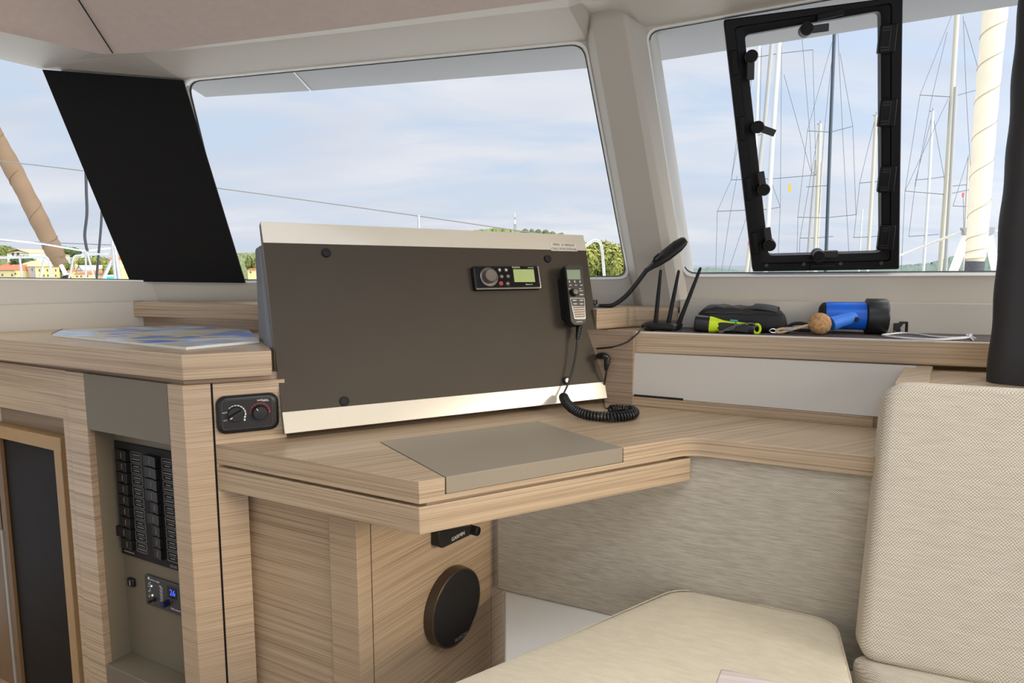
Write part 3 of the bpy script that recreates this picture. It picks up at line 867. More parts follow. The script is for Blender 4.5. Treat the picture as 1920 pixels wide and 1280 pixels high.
u, v = PF.uv(*z3(845, 468), W); m.text('Bluetooth', PF, u, v, W + .0008, .0048)
m.build('lettering', WHT, st, smooth=0)

# ---- radio handset on its cradle
HW = .046
face = [PF.uv(*p, HW) for p in ((1077, 609.5), (1091, 609), (1097, 605), (1099.5, 598), (1092, 500), (1088, 495.5), (1064, 496), (1059.5, 500), (1070.5, 603))]
hs = thing('radio_handset', 'black radio handset hanging at the right end of the console, above its coiled cord', 'radio handset', PF.at(face[0][0], face[0][1]))
hx = sum(p[0] for p in face) / len(face); hy = sum(p[1] for p in face) / len(face)
def sc2(k, ky=None): return [(hx + (x - hx) * k, hy + (y - hy) * (ky or k)) for x, y in face]
rf = rpoly(face, .004, 3)
def rs(k, ky=None): return rpoly(sc2(k, ky), .004, 3)
m = MB(); m.loft([[PF.at(u, v, w) for u, v in rs(k, ky)] for w, k, ky in ((.013, .86, .93), (.02, 1.0, 1.0), (.034, 1.05, 1.015), (.042, 1.04, 1.01), (HW, .98, .99))]); m.build('body', BLK, hs)
m = MB(); m.loft([[PF.at(u - .004, v, w) for u, v in rpoly(sc2(.8, .72), .006, 3)] for w in (.0, .016)]); m.build('cradle', BLKM, hs)
def z3f(x, y): return PF.uv(*z3(x, y), HW)
m = MB(); m.prism(PF, rpoly([z3f(*p) for p in ((1392, 880), (1520, 880), (1488, 250), (1282, 258), (1320, 600))], .004, 3), HW - .001, HW + .0006); m.build('face', plain('handset_face', (40, 40, 40), .3), hs)
m = MB(); m.prism(PF, [z3f(*p) for p in ((1306, 408), (1462, 408), (1452, 292), (1293, 294))], HW, HW + .0012); m.build('screen', LCD2, hs)
kf = PF.sub(*z3f(1378, 568), HW)
m = MB(); m.lathe(kf.o, kf.n, [(0, 0), (.0098, 0), (.0092, .010), (.008, .0112), (0, .0108)], 28); k_ = m.build('dial', BLK, hs)
m = MB(); m.lathe(kf.o, kf.n, [(0, .0108), (.0066, .0108), (.0064, .0122), (0, .0124)], 28); m.build('dial_cap', KNOBG, k_)
for x, y, w_, h_ in ((1338, 478, 40, 26), (1402, 478, 40, 26), (1468, 478, 40, 26), (1326, 522, 34, 22), (1452, 522, 40, 22), (1466, 546, 62, 26), (1470, 592, 66, 34), (1388, 660, 74, 34), (1468, 660, 70, 34), (1394, 702, 72, 34), (1470, 702, 68, 34)):
    a, b = z3f(x - w_ / 2, y + h_ / 2), z3f(x + w_ / 2, y - h_ / 2)
    m = MB(); m.prism(PF, rrect(a[0], a[1], b[0], b[1], min(b[1] - a[1], b[0] - a[0]) * .3, 3), HW, HW + .0016)
    kk = m.build('key', GUN, hs)
    m = MB(); m.fbox(PF, a[0] + (b[0] - a[0]) * .22, b[0] - (b[0] - a[0]) * .22, a[1] + (b[1] - a[1]) * .36, b[1] - (b[1] - a[1]) * .36, HW + .0016, HW + .0018); m.build('key_print', WHT, kk)
m = MB()
for x in (1328, 1391, 1455):
    a, b = z3f(x - 4, 446), z3f(x + 4, 422); m.fbox(PF, a[0], b[0], a[1], b[1], HW + .0005, HW + .0009)
m.build('key_marks', WHT, hs, smooth=0); m = MB()
u, v = z3f(1447, 915); m.text('GARMIN', PF, u, v, HW + .0002, .0046)
m.build('lettering', WHT, hs, smooth=0)
# silver grille frame with slits
fr_ = rpoly([z3f(*p) for p in ((1388, 884), (1520, 884), (1508, 632), (1332, 632))], .003, 3)
m = MB(); i_ = scaled(fr_, -.0011)
m.loft([[PF.at(u, v, HW + w) for u, v in L] for L, w in ((fr_, .0), (fr_, .0014), (i_, .0014), (i_, .0))], caps=False); m.build('grille_frame', CHROME, hs)
m = MB(); a, b = z3f(1376, 872), z3f(1512, 730); m.prism(PF, [z3f(*p) for p in ((1392, 876), (1516, 876), (1510, 728), (1352, 728))], HW, HW + .0009); gr_ = m.build('speaker_grille', plain('grille_silver', (150, 144, 134), .35, metal=.5), hs)
m = MB()
for k in range(5):
    y = 745 + k * 27; a, b = z3f(1372 + k * 5, y + 6), z3f(1509, y - 6); m.fbox(PF, a[0], b[0], a[1], b[1], HW + .0008, HW + .0012)
m.build('slit', BLKM, gr_)
# strain relief, straight lead and coil: one cord
cord = MB()
a = PF.pt(1086, 611, .026); b = PF.pt(1082, 640, .026)
prof = []
nst = 7
for k in range(nst):
    t = k / nst; r0 = .0082 - .0034 * t
    prof += [(r0, t * .036), (r0, t * .036 + .0028), (r0 - .002, t * .036 + .003), (r0 - .002, t * .036 + .005)]
prof = [(0, 0)] + prof + [(.002, .037), (0, .037)]
m = MB(); m.lathe(a, (b - a), prof, 16); m.build('strain_relief', BLK, hs)
lead = spline([a + (b - a).normalized() * .034, b, PF.pt(1080, 662, .025), PF.pt(1073, 695, .022), PF.pt(1064, 722, .020), PF.pt(1055, 741, .020)], 8)
cord.tube(lead, .0026, 8)
cpath = spline([PF.pt(1055, 741, .020), onz(1064, 757, .786), onz(1082, 771, .7765), onz(1110, 779, .7732), onz(1150, 781.5, .7732), onz(1180, 778.5, .7732), onz(1189.5, 773.5, .7732), onz(1182, 768.5, .7732), onz(1160, 767, .7732), onz(1140, 768, .7735)], 24)
L_ = [0]
for i in range(1, len(cpath)): L_.append(L_[-1] + (cpath[i] - cpath[i - 1]).length)
pit = .0072; hel = []
up = V((0, 0, 1)); NT = 12
tot = L_[-1]; j = 0
for i in range(int(tot / pit * NT)):
    s = i * pit / NT
    while L_[j + 1] < s: j += 1
    t = (s - L_[j]) / max(L_[j + 1] - L_[j], 1e-9)
    p = cpath[j].lerp(cpath[j + 1], t); T = (cpath[j + 1] - cpath[j]).normalized()
    a1 = T.cross(up).normalized(); a2 = T.cross(a1)
    an = 2 * pi * i / NT
    rr = .0092 * min(1, .3 + i / 20, .3 + (int(tot / pit * NT) - i) / 20)
    hel.append(p + (a1 * cos(an) + a2 * sin(an)) * rr)
cord.tube(hel, .0031, 6)
tail = spline([hel[-1], onz(1135, 764, .770), onY(1131, 751, 1.69), onY(1131, 738, 1.71), onY(1132, 724, 1.692), onY(1135.5, 706, 1.675), onY(1138, 690, 1.672)], 8)
cord.tube(tail, .0024, 8)
tag(cord.build('coiled_cord', BLK), 'black coiled cord resting on the desk at the right foot of the console', 'cord')
# elbow plug at the console's right edge
pl = thing('cable_plug', 'black elbow plug at the right edge of the console, above the coil', 'plug', onY(1134, 690, 1.668))
m = MB(); e_ = spline([onY(1117, 667, 1.745), onY(1124, 667, 1.70), onY(1132, 667, 1.668), onY(1138, 671, 1.668), onY(1138.5, 682, 1.668)], 6); m.tube(e_, .0085, 12); m.build('elbow', BLK, pl)
m = MB(); m.lathe(onY(1138, 680, 1.668), V((-.1, 0, -1)), [(0, 0), (.0072, 0), (.0072, .005), (.005, .006), (.0066, .007), (.0062, .011), (.0044, .012), (.0056, .013), (.0052, .017), (.003, .02), (0, .02)], 14); m.build('strain_relief', BLKM, pl)

# ---- gooseneck chart lamp
lp_ = [onY(1112, 574, 1.80), onY(1130, 573, 1.79), onY(1150, 571, 1.78), onY(1172, 556, 1.77), onY(1192, 533, 1.76), onY(1214, 504, 1.75)]
lamp = thing('chart_lamp', 'black gooseneck lamp reaching right from behind the console', 'lamp', (lp_[0].x, lp_[0].y, 1.0))
m = MB(); m.tube(spline(lp_, 8), .0062, 10); m.build('gooseneck', BLK, lamp)
m = MB(); b0_ = lp_[0]; m.lathe((b0_.x, b0_.y, 1.0), (0, 0, 1), [(0, 0), (.022, 0), (.022, .006), (.012, .01), (.011, .02), (0, .02)]); m.build('base', BLK, lamp)
ha, hb = onY(1212, 507, 1.75), onY(1286, 449, 1.72)
hd_ = (hb - ha)
HL = hd_.length
hf = Fr(ha, hd_, V((-.3, -.5, .8)))
prof = [(0, .007), (.12, .009), (.28, .0145), (.5, .0185), (.8, .0185), (.95, .014), (1.0, .009)]
m = MB(); lo = []
for t, r in prof:
    lo.append([hf.at(t * HL, r * .62 * sin(2 * pi * k / 16), r * 1.25 * cos(2 * pi * k / 16)) for k in range(16)])
m.loft(lo); m.build('lamp_head', BLK, lamp, smooth=60)
m = MB(); lf = [(.93, .006), (1.0, .0105), (1.012, .009)]
m.loft([[hf.at(t * HL, -.002 + r * .5 * sin(2 * pi * k / 12), r * 1.1 * cos(2 * pi * k / 12)) for k in range(12)] for t, r in lf]); m.build('lens', plain('lens', (190, 188, 170), .3), lamp)
m = MB(); m.tube([hf.at(.22 * HL, .008, 0), hf.at(.30 * HL, .016, 0), hf.at(.42 * HL, .0165, 0)], .003, 8); m.build('switch', BLK, lamp)

# ---- heater control in the cabinet's side
hc0 = thing('heater_control', 'black twin knob heater control in the oak cabinet side, left of the console', 'control panel', R1.pt(460, 812))
bz = [R1.uv(*p) for p in ((402, 814), (526, 803.5), (518, 733), (400.5, 744.5))]
u0, u1 = (bz[0][0] + bz[3][0]) / 2, (bz[1][0] + bz[2][0]) / 2; v0, v1 = (bz[0][1] + bz[1][1]) / 2, (bz[2][1] + bz[3][1]) / 2
u0 = max(u0, .003)
m = MB(); m.dome(R1, rrect(u0, v0, u1, v1, .018, 6), 0, .013, .009); m.build('bezel', BLK, hc0)
def z5(x, y): return R1.uv(380 + x / 9.844, 710 + y / 9.844, .0135)
pr = [z5(*p) for p in ((365, 950), (1290, 850), (1270, 340), (360, 410))]
pu0, pu1 = (pr[0][0] + pr[3][0]) / 2, (pr[1][0] + pr[2][0]) / 2; pv0, pv1 = (pr[0][1] + pr[1][1]) / 2, (pr[2][1] + pr[3][1]) / 2
m = MB(); m.prism(R1, rrect(pu0, pv0, pu1, pv1, .005), .012, .0142); m.build('plate', plain('heater_plate', (26, 25, 23), .5), hc0)
rimp = rrect(pu0 - .001, pv0 - .001, pu1 + .001, pv1 + .001, .006)
m = MB(); m.loft([[R1.at(u, v, w) for u, v in L] for L, w in ((rimp, .0125), (rimp, .0150), (scaled(rimp, -.0012), .0150), (scaled(rimp, -.0012), .0125))], caps=False); m.build('plate_rim', GUN, hc0)
W5 = .0142
ka = R1.sub(*z5(612, 650), W5); kb = R1.sub(*z5(1056, 612), W5)
R_ = .5 * (z5(770, 650)[0] - z5(455, 650)[0])
m = MB(); m.lathe(ka.o, ka.n, [(0, 0), (R_, 0), (R_ * .97, .005), (R_ * .9, .0065), (0, .0065)], 36); k1 = m.build('mode_knob', BLK, hc0)
gf = ka.sub(0, 0, .0065, radians(28))
m = MB(); m.loft([[gf.at(u, v, 0) for u, v in rrect(-R_ * .93, -R_ * .30, R_ * .93, R_ * .30, R_ * .2)], [gf.at(u, v, .009) for u, v in rrect(-R_ * .9, -R_ * .2, R_ * .9, R_ * .2, R_ * .15)]]); m.build('grip', BLK, k1)
m = MB(); m.fbox(gf, -R_ * .82, -R_ * .5, -.0009, .0009, .009, .0095); m.build('pointer', WHT, k1)
m = MB(); m.lathe(kb.o, kb.n, [(0, 0), (R_ * .95, 0), (R_ * .92, .010), (R_ * .82, .0125), (0, .013)], 36); k2 = m.build('heat_knob', BLK, hc0)
m = MB(); gf2 = kb.sub(0, 0, .013, radians(125)); m.fbox(gf2, R_ * .45, R_ * .8, -.0006, .0006, 0, .0004); m.build('pointer', WHT, k2)
def arcmarks(f, r, a0, a1, n, w0, w1, mb):
    for k in range(n):
        t0 = a0 + (a1 - a0) * (k + .12) / n; t1 = a0 + (a1 - a0) * (k + .88) / n
        ww = w0 + (w1 - w0) * k / (n - 1)
        P_ = [(r * cos(radians(t0 + (t1 - t0) * q / 3)), r * sin(radians(t0 + (t1 - t0) * q / 3))) for q in range(4)]
        Q_ = [((r + ww) * cos(radians(t0 + (t1 - t0) * q / 3)), (r + ww) * sin(radians(t0 + (t1 - t0) * q / 3))) for q in range(4)]
        mb.prism(f, P_ + Q_[::-1], 0, .0003)
m = MB(); arcmarks(ka, R_ * 1.06, 138, -32, 9, .0012, .0030, m)
m.text('AUTO', R1, *z5(415, 628), W5, .0042); m.text('OFF', R1, *z5(420, 770), W5, .0042)
u, v = z5(775, 752); m.fbox(R1, u - .0016, u + .0016, v - .002, v + .002, W5, W5 + .0003)
m.build('scale', WHT, hc0, smooth=0)
m = MB(); arcmarks(kb, R_ * 1.12, 190, -10, 10, .0010, .0022, m); m.build('heat_scale', REDP, hc0, smooth=0)
m = MB(); m.text('webasto', R1, *z5(1105, 385), W5, .0062); a = z5(1100, 410); b = z5(1225, 400); m.fbox(R1, a[0], b[0], b[1] - .0003, b[1] + .0003, W5, W5 + .0003); m.build('lettering', WHT, hc0, smooth=0)

# ---- breaker panel in the taupe niche
NW = -.058
BW = NW + .004
def z1(x, y, w=BW): return L1.uv(180 + x / 4.571, 800 + y / 4.571, w)
a0, a1, a2 = z1(135, 112), z1(208, 1078), z1(632, 207)
bu0 = (a0[0] + a1[0]) / 2; bv1 = a0[1]; bv0 = a1[1]; bu1 = bu0 + .245
brk = thing('breaker_panel', 'black breaker panel of two switch columns in the taupe niche', 'switch panel', L1.at((bu0 + bu1) / 2, bv0, NW))
m = MB(); m.fbox(L1, bu0, bu1, bv0, bv1, NW, BW); m.build('board', BLKM, brk, bevel=.001)
rows_l = [245, 345, 445, 540, 635, 730, 820, 910, 1010]; rows_r = [300, 400, 495, 595, 700, 795, 890, 995, 1095]
FWD = BW + .010                                             # level of the rocker faces
TT = plain('tell_tale', (120, 120, 112), .4); PG = plain('print_grey', (158, 156, 150), .5)
for col, rows in ((0, rows_l), (1, rows_r)):
    xs = (207, 262) if col == 0 else (466, 528)             # rocker face centres, first and last row
    hw0 = 46 if col == 0 else 38
    lx = (336, 398) if col == 0 else (604, 664)
    ly = (260, 1037) if col == 0 else (318, 1116)
    def cx(k): return xs[0] + (xs[1] - xs[0]) * k / 8
    uc_ = sum(z1(cx(k), rows[k], FWD)[0] for k in range(9)) / 9
    va, vb_ = z1(xs[0], rows[0], FWD)[1], z1(xs[1], rows[8], FWD)[1]
    hw_ = (z1(xs[0] + hw0, rows[0], FWD)[0] - z1(xs[0] - hw0, rows[0], FWD)[0]) / 2
    ul_ = sum(z1(lx[0] + (lx[1] - lx[0]) * k / 8, ly[0] + (ly[1] - ly[0]) * k / 8)[0] for k in range(9)) / 9
    lw_ = (z1(lx[0] + 45, ly[0])[0] - z1(lx[0] - 45, ly[0])[0]) / 2
    la_, lb2 = z1(lx[0], ly[0])[1], z1(lx[1], ly[1])[1]
    ph = (va - vb_) / 8
    for k in range(9):
        v = va + (vb_ - va) * k / 8
        wide = (col == 0 and k == 7) or (col == 1 and k in (0, 1, 2, 3, 5))
        f = L1.sub(uc_ - (hw_ * .45 if wide else 0), v, BW)
        hw, hh = (hw_ * 1.45 if wide else hw_), ph * .45
        m = MB()
        prof = [(-hw, .000), (-hw, .010), (-hw * .2, .0075), (hw * .4, .0095), (hw, .0115), (hw, .000)]
        m.loft([[f.at(u, -hh, w) for u, w in prof], [f.at(u, hh, w) for u, w in prof]])
        sw = m.build('rocker_switch', BLK, brk, bevel=.0008)
        m = MB(); m.fbox(f, -.0006, .0008, -hh * .55, hh * .55, .0075, .0092); m.build('tell_tale', TT, sw)
        # label frame with two lines of small print
        v2 = la_ + (lb2 - la_) * k / 8; hl = (la_ - lb2) / 8 * .44
        lf_ = rrect(ul_ - lw_, v2 - hl, ul_ + lw_, v2 + hl, .003, 3)
        m = MB(); m.loft([[L1.at(u, v_, w) for u, v_ in L] for L, w in ((lf_, BW), (lf_, BW + .0004), (scaled(lf_, -.0006), BW + .0004), (scaled(lf_, -.0006), BW))], caps=False)
        random.seed(k * 7 + col)
        for dy in (-.42, .42):
            wv = lw_ * random.uniform(.4, .8)
            m.fbox(L1, ul_ - wv, ul_ + wv, v2 + dy * hl - .0007, v2 + dy * hl + .0007, BW, BW + .0004)
        m.fbox(L1, ul_ - lw_ * .85, ul_ + lw_ * .85, v2 - .0002, v2 + .0002, BW, BW + .0003)
        m.build('label_frame', PG, brk, smooth=0)
m = MB(); u, v = z1(665, 1200); m.text('12V DC', L1, u, v, BW, .0075)
a, b = z1(245, 1078), z1(330, 1104); m.fbox(L1, a[0], b[0], b[1] + .004, b[1] + .006, BW, BW + .0003)
m.build('lettering', bpy.data.materials['print_grey'], brk, smooth=0)
m = MB()
for u, v in ((bu0 + .006, bv1 - .008), (bu0 + .006, bv0 + .006)): f = L1.sub(u, v, BW); m.lathe(f.o, f.n, [(0, 0), (.003, 0), (.0025, .0012), (0, .0012)], 12)
m.build('screw', GUN, brk)
# ---- battery charger remote below it
def z2(x, y, w=BW): return L1.uv(220 + x / 9.843, 1050 + y / 9.846, w)
a, b, c_ = z2(522, 250), z2(556, 790), z2(1190, 1030)
mu0 = (a[0] + b[0]) / 2; mv1, mv0 = a[1], b[1]; mu1 = c_[0] + .006
rem = thing('charger_remote', 'dark grey charger control with a blue lit number, below the breaker panel', 'control panel', L1.at((mu0 + mu1) / 2, mv0, NW))
m = MB(); m.prism(L1, rrect(mu0, mv0, mu1, mv1, .004), NW, BW + .003); m.build('plate', plain('remote_plate', (58, 60, 60), .4), rem, bevel=.0015)
QW = BW + .003
def z2q(x, y): return z2(x, y, QW)
PG = bpy.data.materials['print_grey']
m = MB()
u, v = z2q(580, 330); f = L1.sub(u, v, QW); m.prism(f, circ(0, 0, .0034, 14), 0, .0003)
u, v = z2q(610, 345); m.text('victron energy', L1, u, v - .001, QW, .0052, 'LEFT')
u, v = z2q(1075, 915); m.text('Multi control', L1, u, v, QW, .0060)
for x, y, w_ in ((600, 410, 36), (590, 440, 50), (590, 480, 50), (606, 520, 20), (600, 550, 40), (590, 575, 40), (600, 640, 24), (590, 665, 40), (790, 475, 40), (815, 530, 46), (815, 590, 46), (820, 650, 46), (822, 715, 50), (805, 500, 60), (810, 560, 60), (812, 622, 60), (815, 680, 60), (820, 750, 60), (1005, 675, 40)):
    u, v = z2q(x, y); m.fbox(L1, u - w_ * .00009, u + w_ * .00009, v - .0005, v + .0005, QW, QW + .0003)
m.build('lettering', WHT, rem, smooth=0)
for x, y, col, nm in ((634, 475, (150, 190, 255), 'blue_lamp'), (650, 645, (255, 222, 160), 'amber_lamp')):
    u, v = z2q(x, y); f = L1.sub(u, v, QW)
    m = MB(); m.lathe(f.o, f.n, [(0, 0), (.0021, 0), (.0018, .0012), (0, .0016)], 12); m.build('indicator_lamp', plain(nm, col, .4, emit=(col, 2.2)), rem, label=nm.replace('_', ' '))
a, b = z2q(935, 650), z2q(1085, 560)
m = MB(); m.fbox(L1, a[0] - .001, b[0] + .002, a[1] - .003, b[1] + .004, QW - .001, QW + .0006); ds = m.build('display', BLKG, rem)
m = MB(); u, v = z2q(1022, 607); m.text('26', L1, u, v, QW + .0007, .019); m.build('digits', plain('blue_digits', (30, 70, 255), .4, emit=((30, 80, 255), 2.5)), ds, smooth=0)
kf = L1.sub(*z2q(935, 780), QW)
m = MB(); m.lathe(kf.o, kf.n, [(0, 0), (.0075, 0), (.0068, .014), (0, .0145)], 24); m.build('dial', plain('dial_blue_black', (18, 20, 60), .4), rem)
kf = L1.sub(*z2q(690, 720), QW)
m = MB(); m.lathe(kf.o, kf.n, [(0, 0), (.005, 0), (.005, .004), (.0026, .005), (.003, .016), (0, .0165)], 16); m.build('toggle', BLK, rem)
# ---- small socket at left of it
a, b = z2(190, 310), z2(322, 505)
m = MB(); m.dome(L1, rrect(a[0], b[1], b[0], a[1], .004), NW + .0005, NW + .007, .002)
sk = tag(m.build('socket', BLK), 'tiny black socket on the niche wall, left of the lit charger control', 'socket')
m = MB(); f = L1.sub((a[0] + b[0]) / 2, (a[1] + b[1]) / 2, NW + .007)
m.fbox(f, -.002, .0015, -.006, .006, 0, .0005); m.build('symbol', PG, sk)

# ---- speaker and small transponder under the desk
su, sv = SP.uv(857.5, 1139, .022)
spk = thing('speaker', 'round black speaker with a bronze rim on the oak pedestal face', 'speaker', SP.at(su, sv - .09, 0))
f = SP.sub(su, sv, 0)
r_ = .47 * (SP.uv(857, 1065, .022)[1] - SP.uv(857, 1213, .022)[1])
m = MB(); m.lathe(f.o, f.n, [(r_ * .9, 0), (r_ * 1.02, 0), (r_ * 1.02, .006), (r_, .022), (r_ * .965, .0235), (r_ * .95, .021)], 64); m.build('rim', plain('bronze_rim', (88, 78, 66), .3, metal=.5), spk)
m = MB(); m.lathe(f.o, f.n, [(0, 0), (r_ * .965, 0), (r_ * .965, .021), (r_ * .93, .0226), (r_ * .5, .0245), (0, .025)], 64); m.build('grille', plain('grille_cloth', (20, 20, 21), .75, var=.3, scale=900, bump=.3), spk)
m = MB(); u, v = SP.uv(864, 1193.5, .0235); m.text('FUSION', SP, u, v, .0246, .0125); m.build('lettering', plain('logo_grey', (150, 146, 140), .4), spk, smooth=0)
tz = [SP.uv(*p, .02) for p in ((822, 996), (822, 1025), (829, 1027.5), (880, 1003), (884, 985))]
tr = thing('transponder', 'small black electronic box under the desk, above the round speaker', 'device', SP.at(tz[1][0], tz[1][1], 0))
m = MB(); m.dome(SP, rpoly(tz, .004, 3), 0, .022, .003); m.build('casing', BLK, tr)
m = MB(); u, v = SP.uv(859, 1005, .022); m.text('GARMIN', SP, u, v, .0222, .0125); m.build('lettering', WHT, tr, smooth=0)
m = MB(); f = SP.sub(*SP.uv(889, 994, .015), .004); m.lathe(f.o, f.n, [(0, 0), (.011, 0), (.011, .022), (.008, .024), (.0075, .02), (0, .02)], 20); m.build('connector', BLKM, tr)
# ------------------------------------------------------------------ things lying about
# sea chart on the worktop
ca, cb_, cc_, cd_ = onz(349, 654.5, .947), onz(98, 629, .947), onz(118, 620.3, .947), onz(348, 610.3, .951)
e_ = onz(486, 641.5, .947)
m_, nt, b = newmat('sea_chart')
tc = nd(nt, 'ShaderNodeTexCoord'); mp = nd(nt, 'ShaderNodeMapping'); mp.inputs['Scale'].default_value = (6, 14, 1); mp.inputs['Rotation'].default_value = (0, 0, .35)
nt.links.new(tc.outputs['Object'], mp.inputs[0])
n = nd(nt, 'ShaderNodeTexNoise'); n.inputs['Scale'].default_value = 1; n.inputs['Detail'].default_value = 6; n.inputs['Distortion'].default_value = .8
nt.links.new(mp.outputs[0], n.inputs['Vector'])
r = nd(nt, 'ShaderNodeValToRGB'); e = r.color_ramp.elements; r.color_ramp.interpolation = 'LINEAR'
e[0].position = .34; e[0].color = lin((62, 108, 190)); e[1].position = .7; e[1].color = lin((222, 232, 246))
for p, c in ((.44, (112, 150, 212)), (.455, (196, 184, 150)), (.53, (206, 194, 164)), (.545, (150, 186, 232)), (.6, (190, 214, 242))):
    x = e.new(p); x.color = lin(c)
nt.links.new(n.outputs[0], r.inputs[0]); nt.links.new(r.outputs[0], b.inputs['Base Color']); b.inputs['Roughness'].default_value = .3
ch = thing('sea_chart', 'spiral bound blue sea chart lying on the oak worktop', 'chart', (ca + cc_) / 2 - V((0, 0, .0015)))
q = [xy(ca), xy(e_), xy(e_ + (cd_ - ca) * .50), xy(cd_), xy(cc_), xy(cb_)]
m = MB(); m.zpoly(q, .9455, .9508); m.build('pages', plain('chart_paper', (228, 230, 226), .6, var=.04), ch)
m = MB(); m.zpoly(q, .9508, .9516); m.build('cover', m_, ch)
m = MB(); k = (cc_ - cb_); hel = []
for i in range(120):
    t = i / 119; p = cb_.lerp(cc_, t); p.z = .9495
    hel.append(p + V((cos(i * 1.05) * .0012, 0, sin(i * 1.05) * .0032)))
m.tube(hel, .0007, 4); m.build('spiral_binding', BLK, ch)
# router with three aerials
ro = thing('router', 'flat black wireless router with three upright aerials, at the shelf\'s left end', 'router', onz(1240, 618, .9475))
ra, rb = onz(1201, 618.5, .9475), onz(1268, 621.5, .9475)
rd = (rb - ra).normalized(); rn = V((-rd.y, rd.x, 0))
RT = Fr(ra, rd, rn)
rw = (rb - ra).length
m = MB(); m.loft([[RT.at(u, v, w) for u, v in rrect(i, i, rw - i, .085 - i, .008)] for i, w in ((.002, .003), (0, .008), (0, .014), (.005, .018))]); m.build('casing', BLK, ro)
m = MB(); [m.prism(RT, circ(u, v, .006, 10), 0, .004) for u in (.012, rw - .012) for v in (.012, .07)]; m.build('rubber_foot', BLKM, ro)
for (x0, y0, x1, y1, Y) in ((1229, 607, 1239, 505, 1.735), (1253, 607, 1273, 506, 1.73), (1271, 611, 1314, 501, 1.715)):
    a, b_ = onY(x0, y0, Y), onY(x1, y1, Y)
    m = MB(); m.tube([a, a.lerp(b_, .12), a.lerp(b_, .14), a.lerp(b_, .55), a.lerp(b_, .97), b_], [.0062, .0062, .0058, .0052, .0038, .002], 12); m.build('aerial', BLKM, ro)
m = MB(); m.tube(spline([onY(1214, 615, 1.70), onY(1206, 615, 1.665), onY(1192, 628, 1.655), onY(1174, 642, 1.655), onY(1150, 650, 1.652), onY(1134, 652, 1.675), onY(1121, 653, 1.70), onY(1108, 653, 1.73)], 8), .0022, 8)
tag(m.build('power_cable', BLK), 'thin black cable looping from the router over the shelf edge', 'cable')
# black soft bag
SF = Fr(onz(1296, 622, .9476), sd, (0, 0, 1))       # frame along the shelf front, upright
bag = thing('soft_bag', 'slouching black zip bag lying behind the yellow torch', 'bag', onz(1390, 620, .9476) + sn * .05)
def bagshape(u0, u1, h, d, wob):
    lo = []
    N = 22
    for i in range(N + 1):
        t = i / N; u = u0 + (u1 - u0) * t
        e = max(.03, (1 - abs(2 * t - 1) ** 5.0) ** .5)
        hh = h * e * (1 + wob * sin(t * 7 + 1)); dd = d * (.55 + .45 * e)
        lp_ = []
        for k in range(28):
            a = 2 * pi * k / 28
            c, s = cos(a), sin(a)
            x = (abs(c) ** .55) * (1 if c >= 0 else -1) * dd / 2; z_ = (abs(s) ** .55) * (1 if s >= 0 else -1) * hh / 2 + hh / 2
            wr = .0018 * sin(u * 170 + k * .9) * (1 if s > -.5 else 0)
            lp_.append(SF.at(u, max(z_ + wr, 0) + .0004, -.063 + x))
        lo.append(lp_)
    return lo
ba = SF.uv(1298, 600)[0]; bb = SF.uv(1484, 600)[0]
m = MB(); m.loft(bagshape(ba + .002, bb, .066, .09, .04)); m.build('bag_body', BAGM, bag, smooth=70)
m = MB(); lo = []
for i in range(10):
    t = i / 9; u = ba + (bb - ba) * (.62 + .24 * t)
    hh = .0705 * (1 - .10 * t * t)
    lo.append([SF.at(u + .012 * (j / 9), hh - .0035 * (abs(2 * j / 9 - 1) ** 3) * 3, -.018 - .078 * j / 9) for j in range(10)])
m.loft(lo, caps=False, closed=False); o = m.build('mesh_flap', BAGF, bag, smooth=70); s_ = o.modifiers.new('t', 'SOLIDIFY'); s_.thickness = .0025
m = MB(); m.tube([SF.at(ba + .03 + (bb - ba) * .78 * i / 20, .0475 + .001 * sin(i), -.0172 + .0006 * sin(i * 2)) for i in range(21)], .0017, 6); m.build('zip', BLK, bag)
# torch
tcA, tcB = onz(1302, 622.5, .9476), onz(1421, 626.8, .9476)
td = (tcB - tcA).normalized(); TLN = (tcB - tcA).length
ax0 = tcA + V((0, 0, .0215)) + sn * .016; axd = (tcB + V((0, 0, .0125)) + sn * .012 - (tcA + V((0, 0, .0215)) + sn * .016)).normalized()
to = thing('torch', 'neon yellow and black torch lying at the shelf edge before the bag', 'torch', tcA.lerp(tcB, .5))
m = MB(); m.lathe(ax0, axd, [(0, 0), (.018, 0), (.0208, .003), (.0212, .03), (.0205, .036), (.0, .036)], 28); m.build('head', BLK, to)
m = MB(); m.lathe(ax0, axd, [(0, .036), (.0207, .036), (.0195, .045), (.0160, .058), (.0130, .072), (.0122, TLN * .86), (0, TLN * .86)], 28); m.build('barrel', YEL, to)
m = MB()
for s in (-1, 1):
    a = ax0 + axd * .062; 
tf = Fr(ax0, axd, V((0, 0, 1)))
grip = [(.056, -.0075), (.061, -.0118), (TLN * .86, -.0118), (TLN * .86, .0088), (.061, .0095), (.056, .007)]
m.loft([[tf.at(u, v, .0095) for u, v in grip], [tf.at(u, v * .8, .0158 - (.0012 if u > .1 else 0)) for u, v in grip]])
m.build('grip', BLK, to, bevel=.001)
m = MB(); m.lathe(ax0, axd, [(0, TLN * .85), (.0136, TLN * .85), (.0136, TLN * .93), (.011, TLN * .95), (0, TLN * .95)], 24); m.build('tail_cap', BLK, to)
m = MB(); tp = ax0 + axd * (TLN * .985); m.tube([tp + V((0, 0, .011 * cos(2 * pi * k / 16))) + axd * (.008 * sin(2 * pi * k / 16)) for k in range(17)], .0032, 8, caps=False); m.build('tail_loop', YEL, to)
m = MB(); f = tf.sub(TLN * .62, .0128, .002); m.fbox(f, -.009, .009, 0, .0045, -.004, .004); m.build('switch', plain('teal_switch', (70, 170, 176), .5), to)
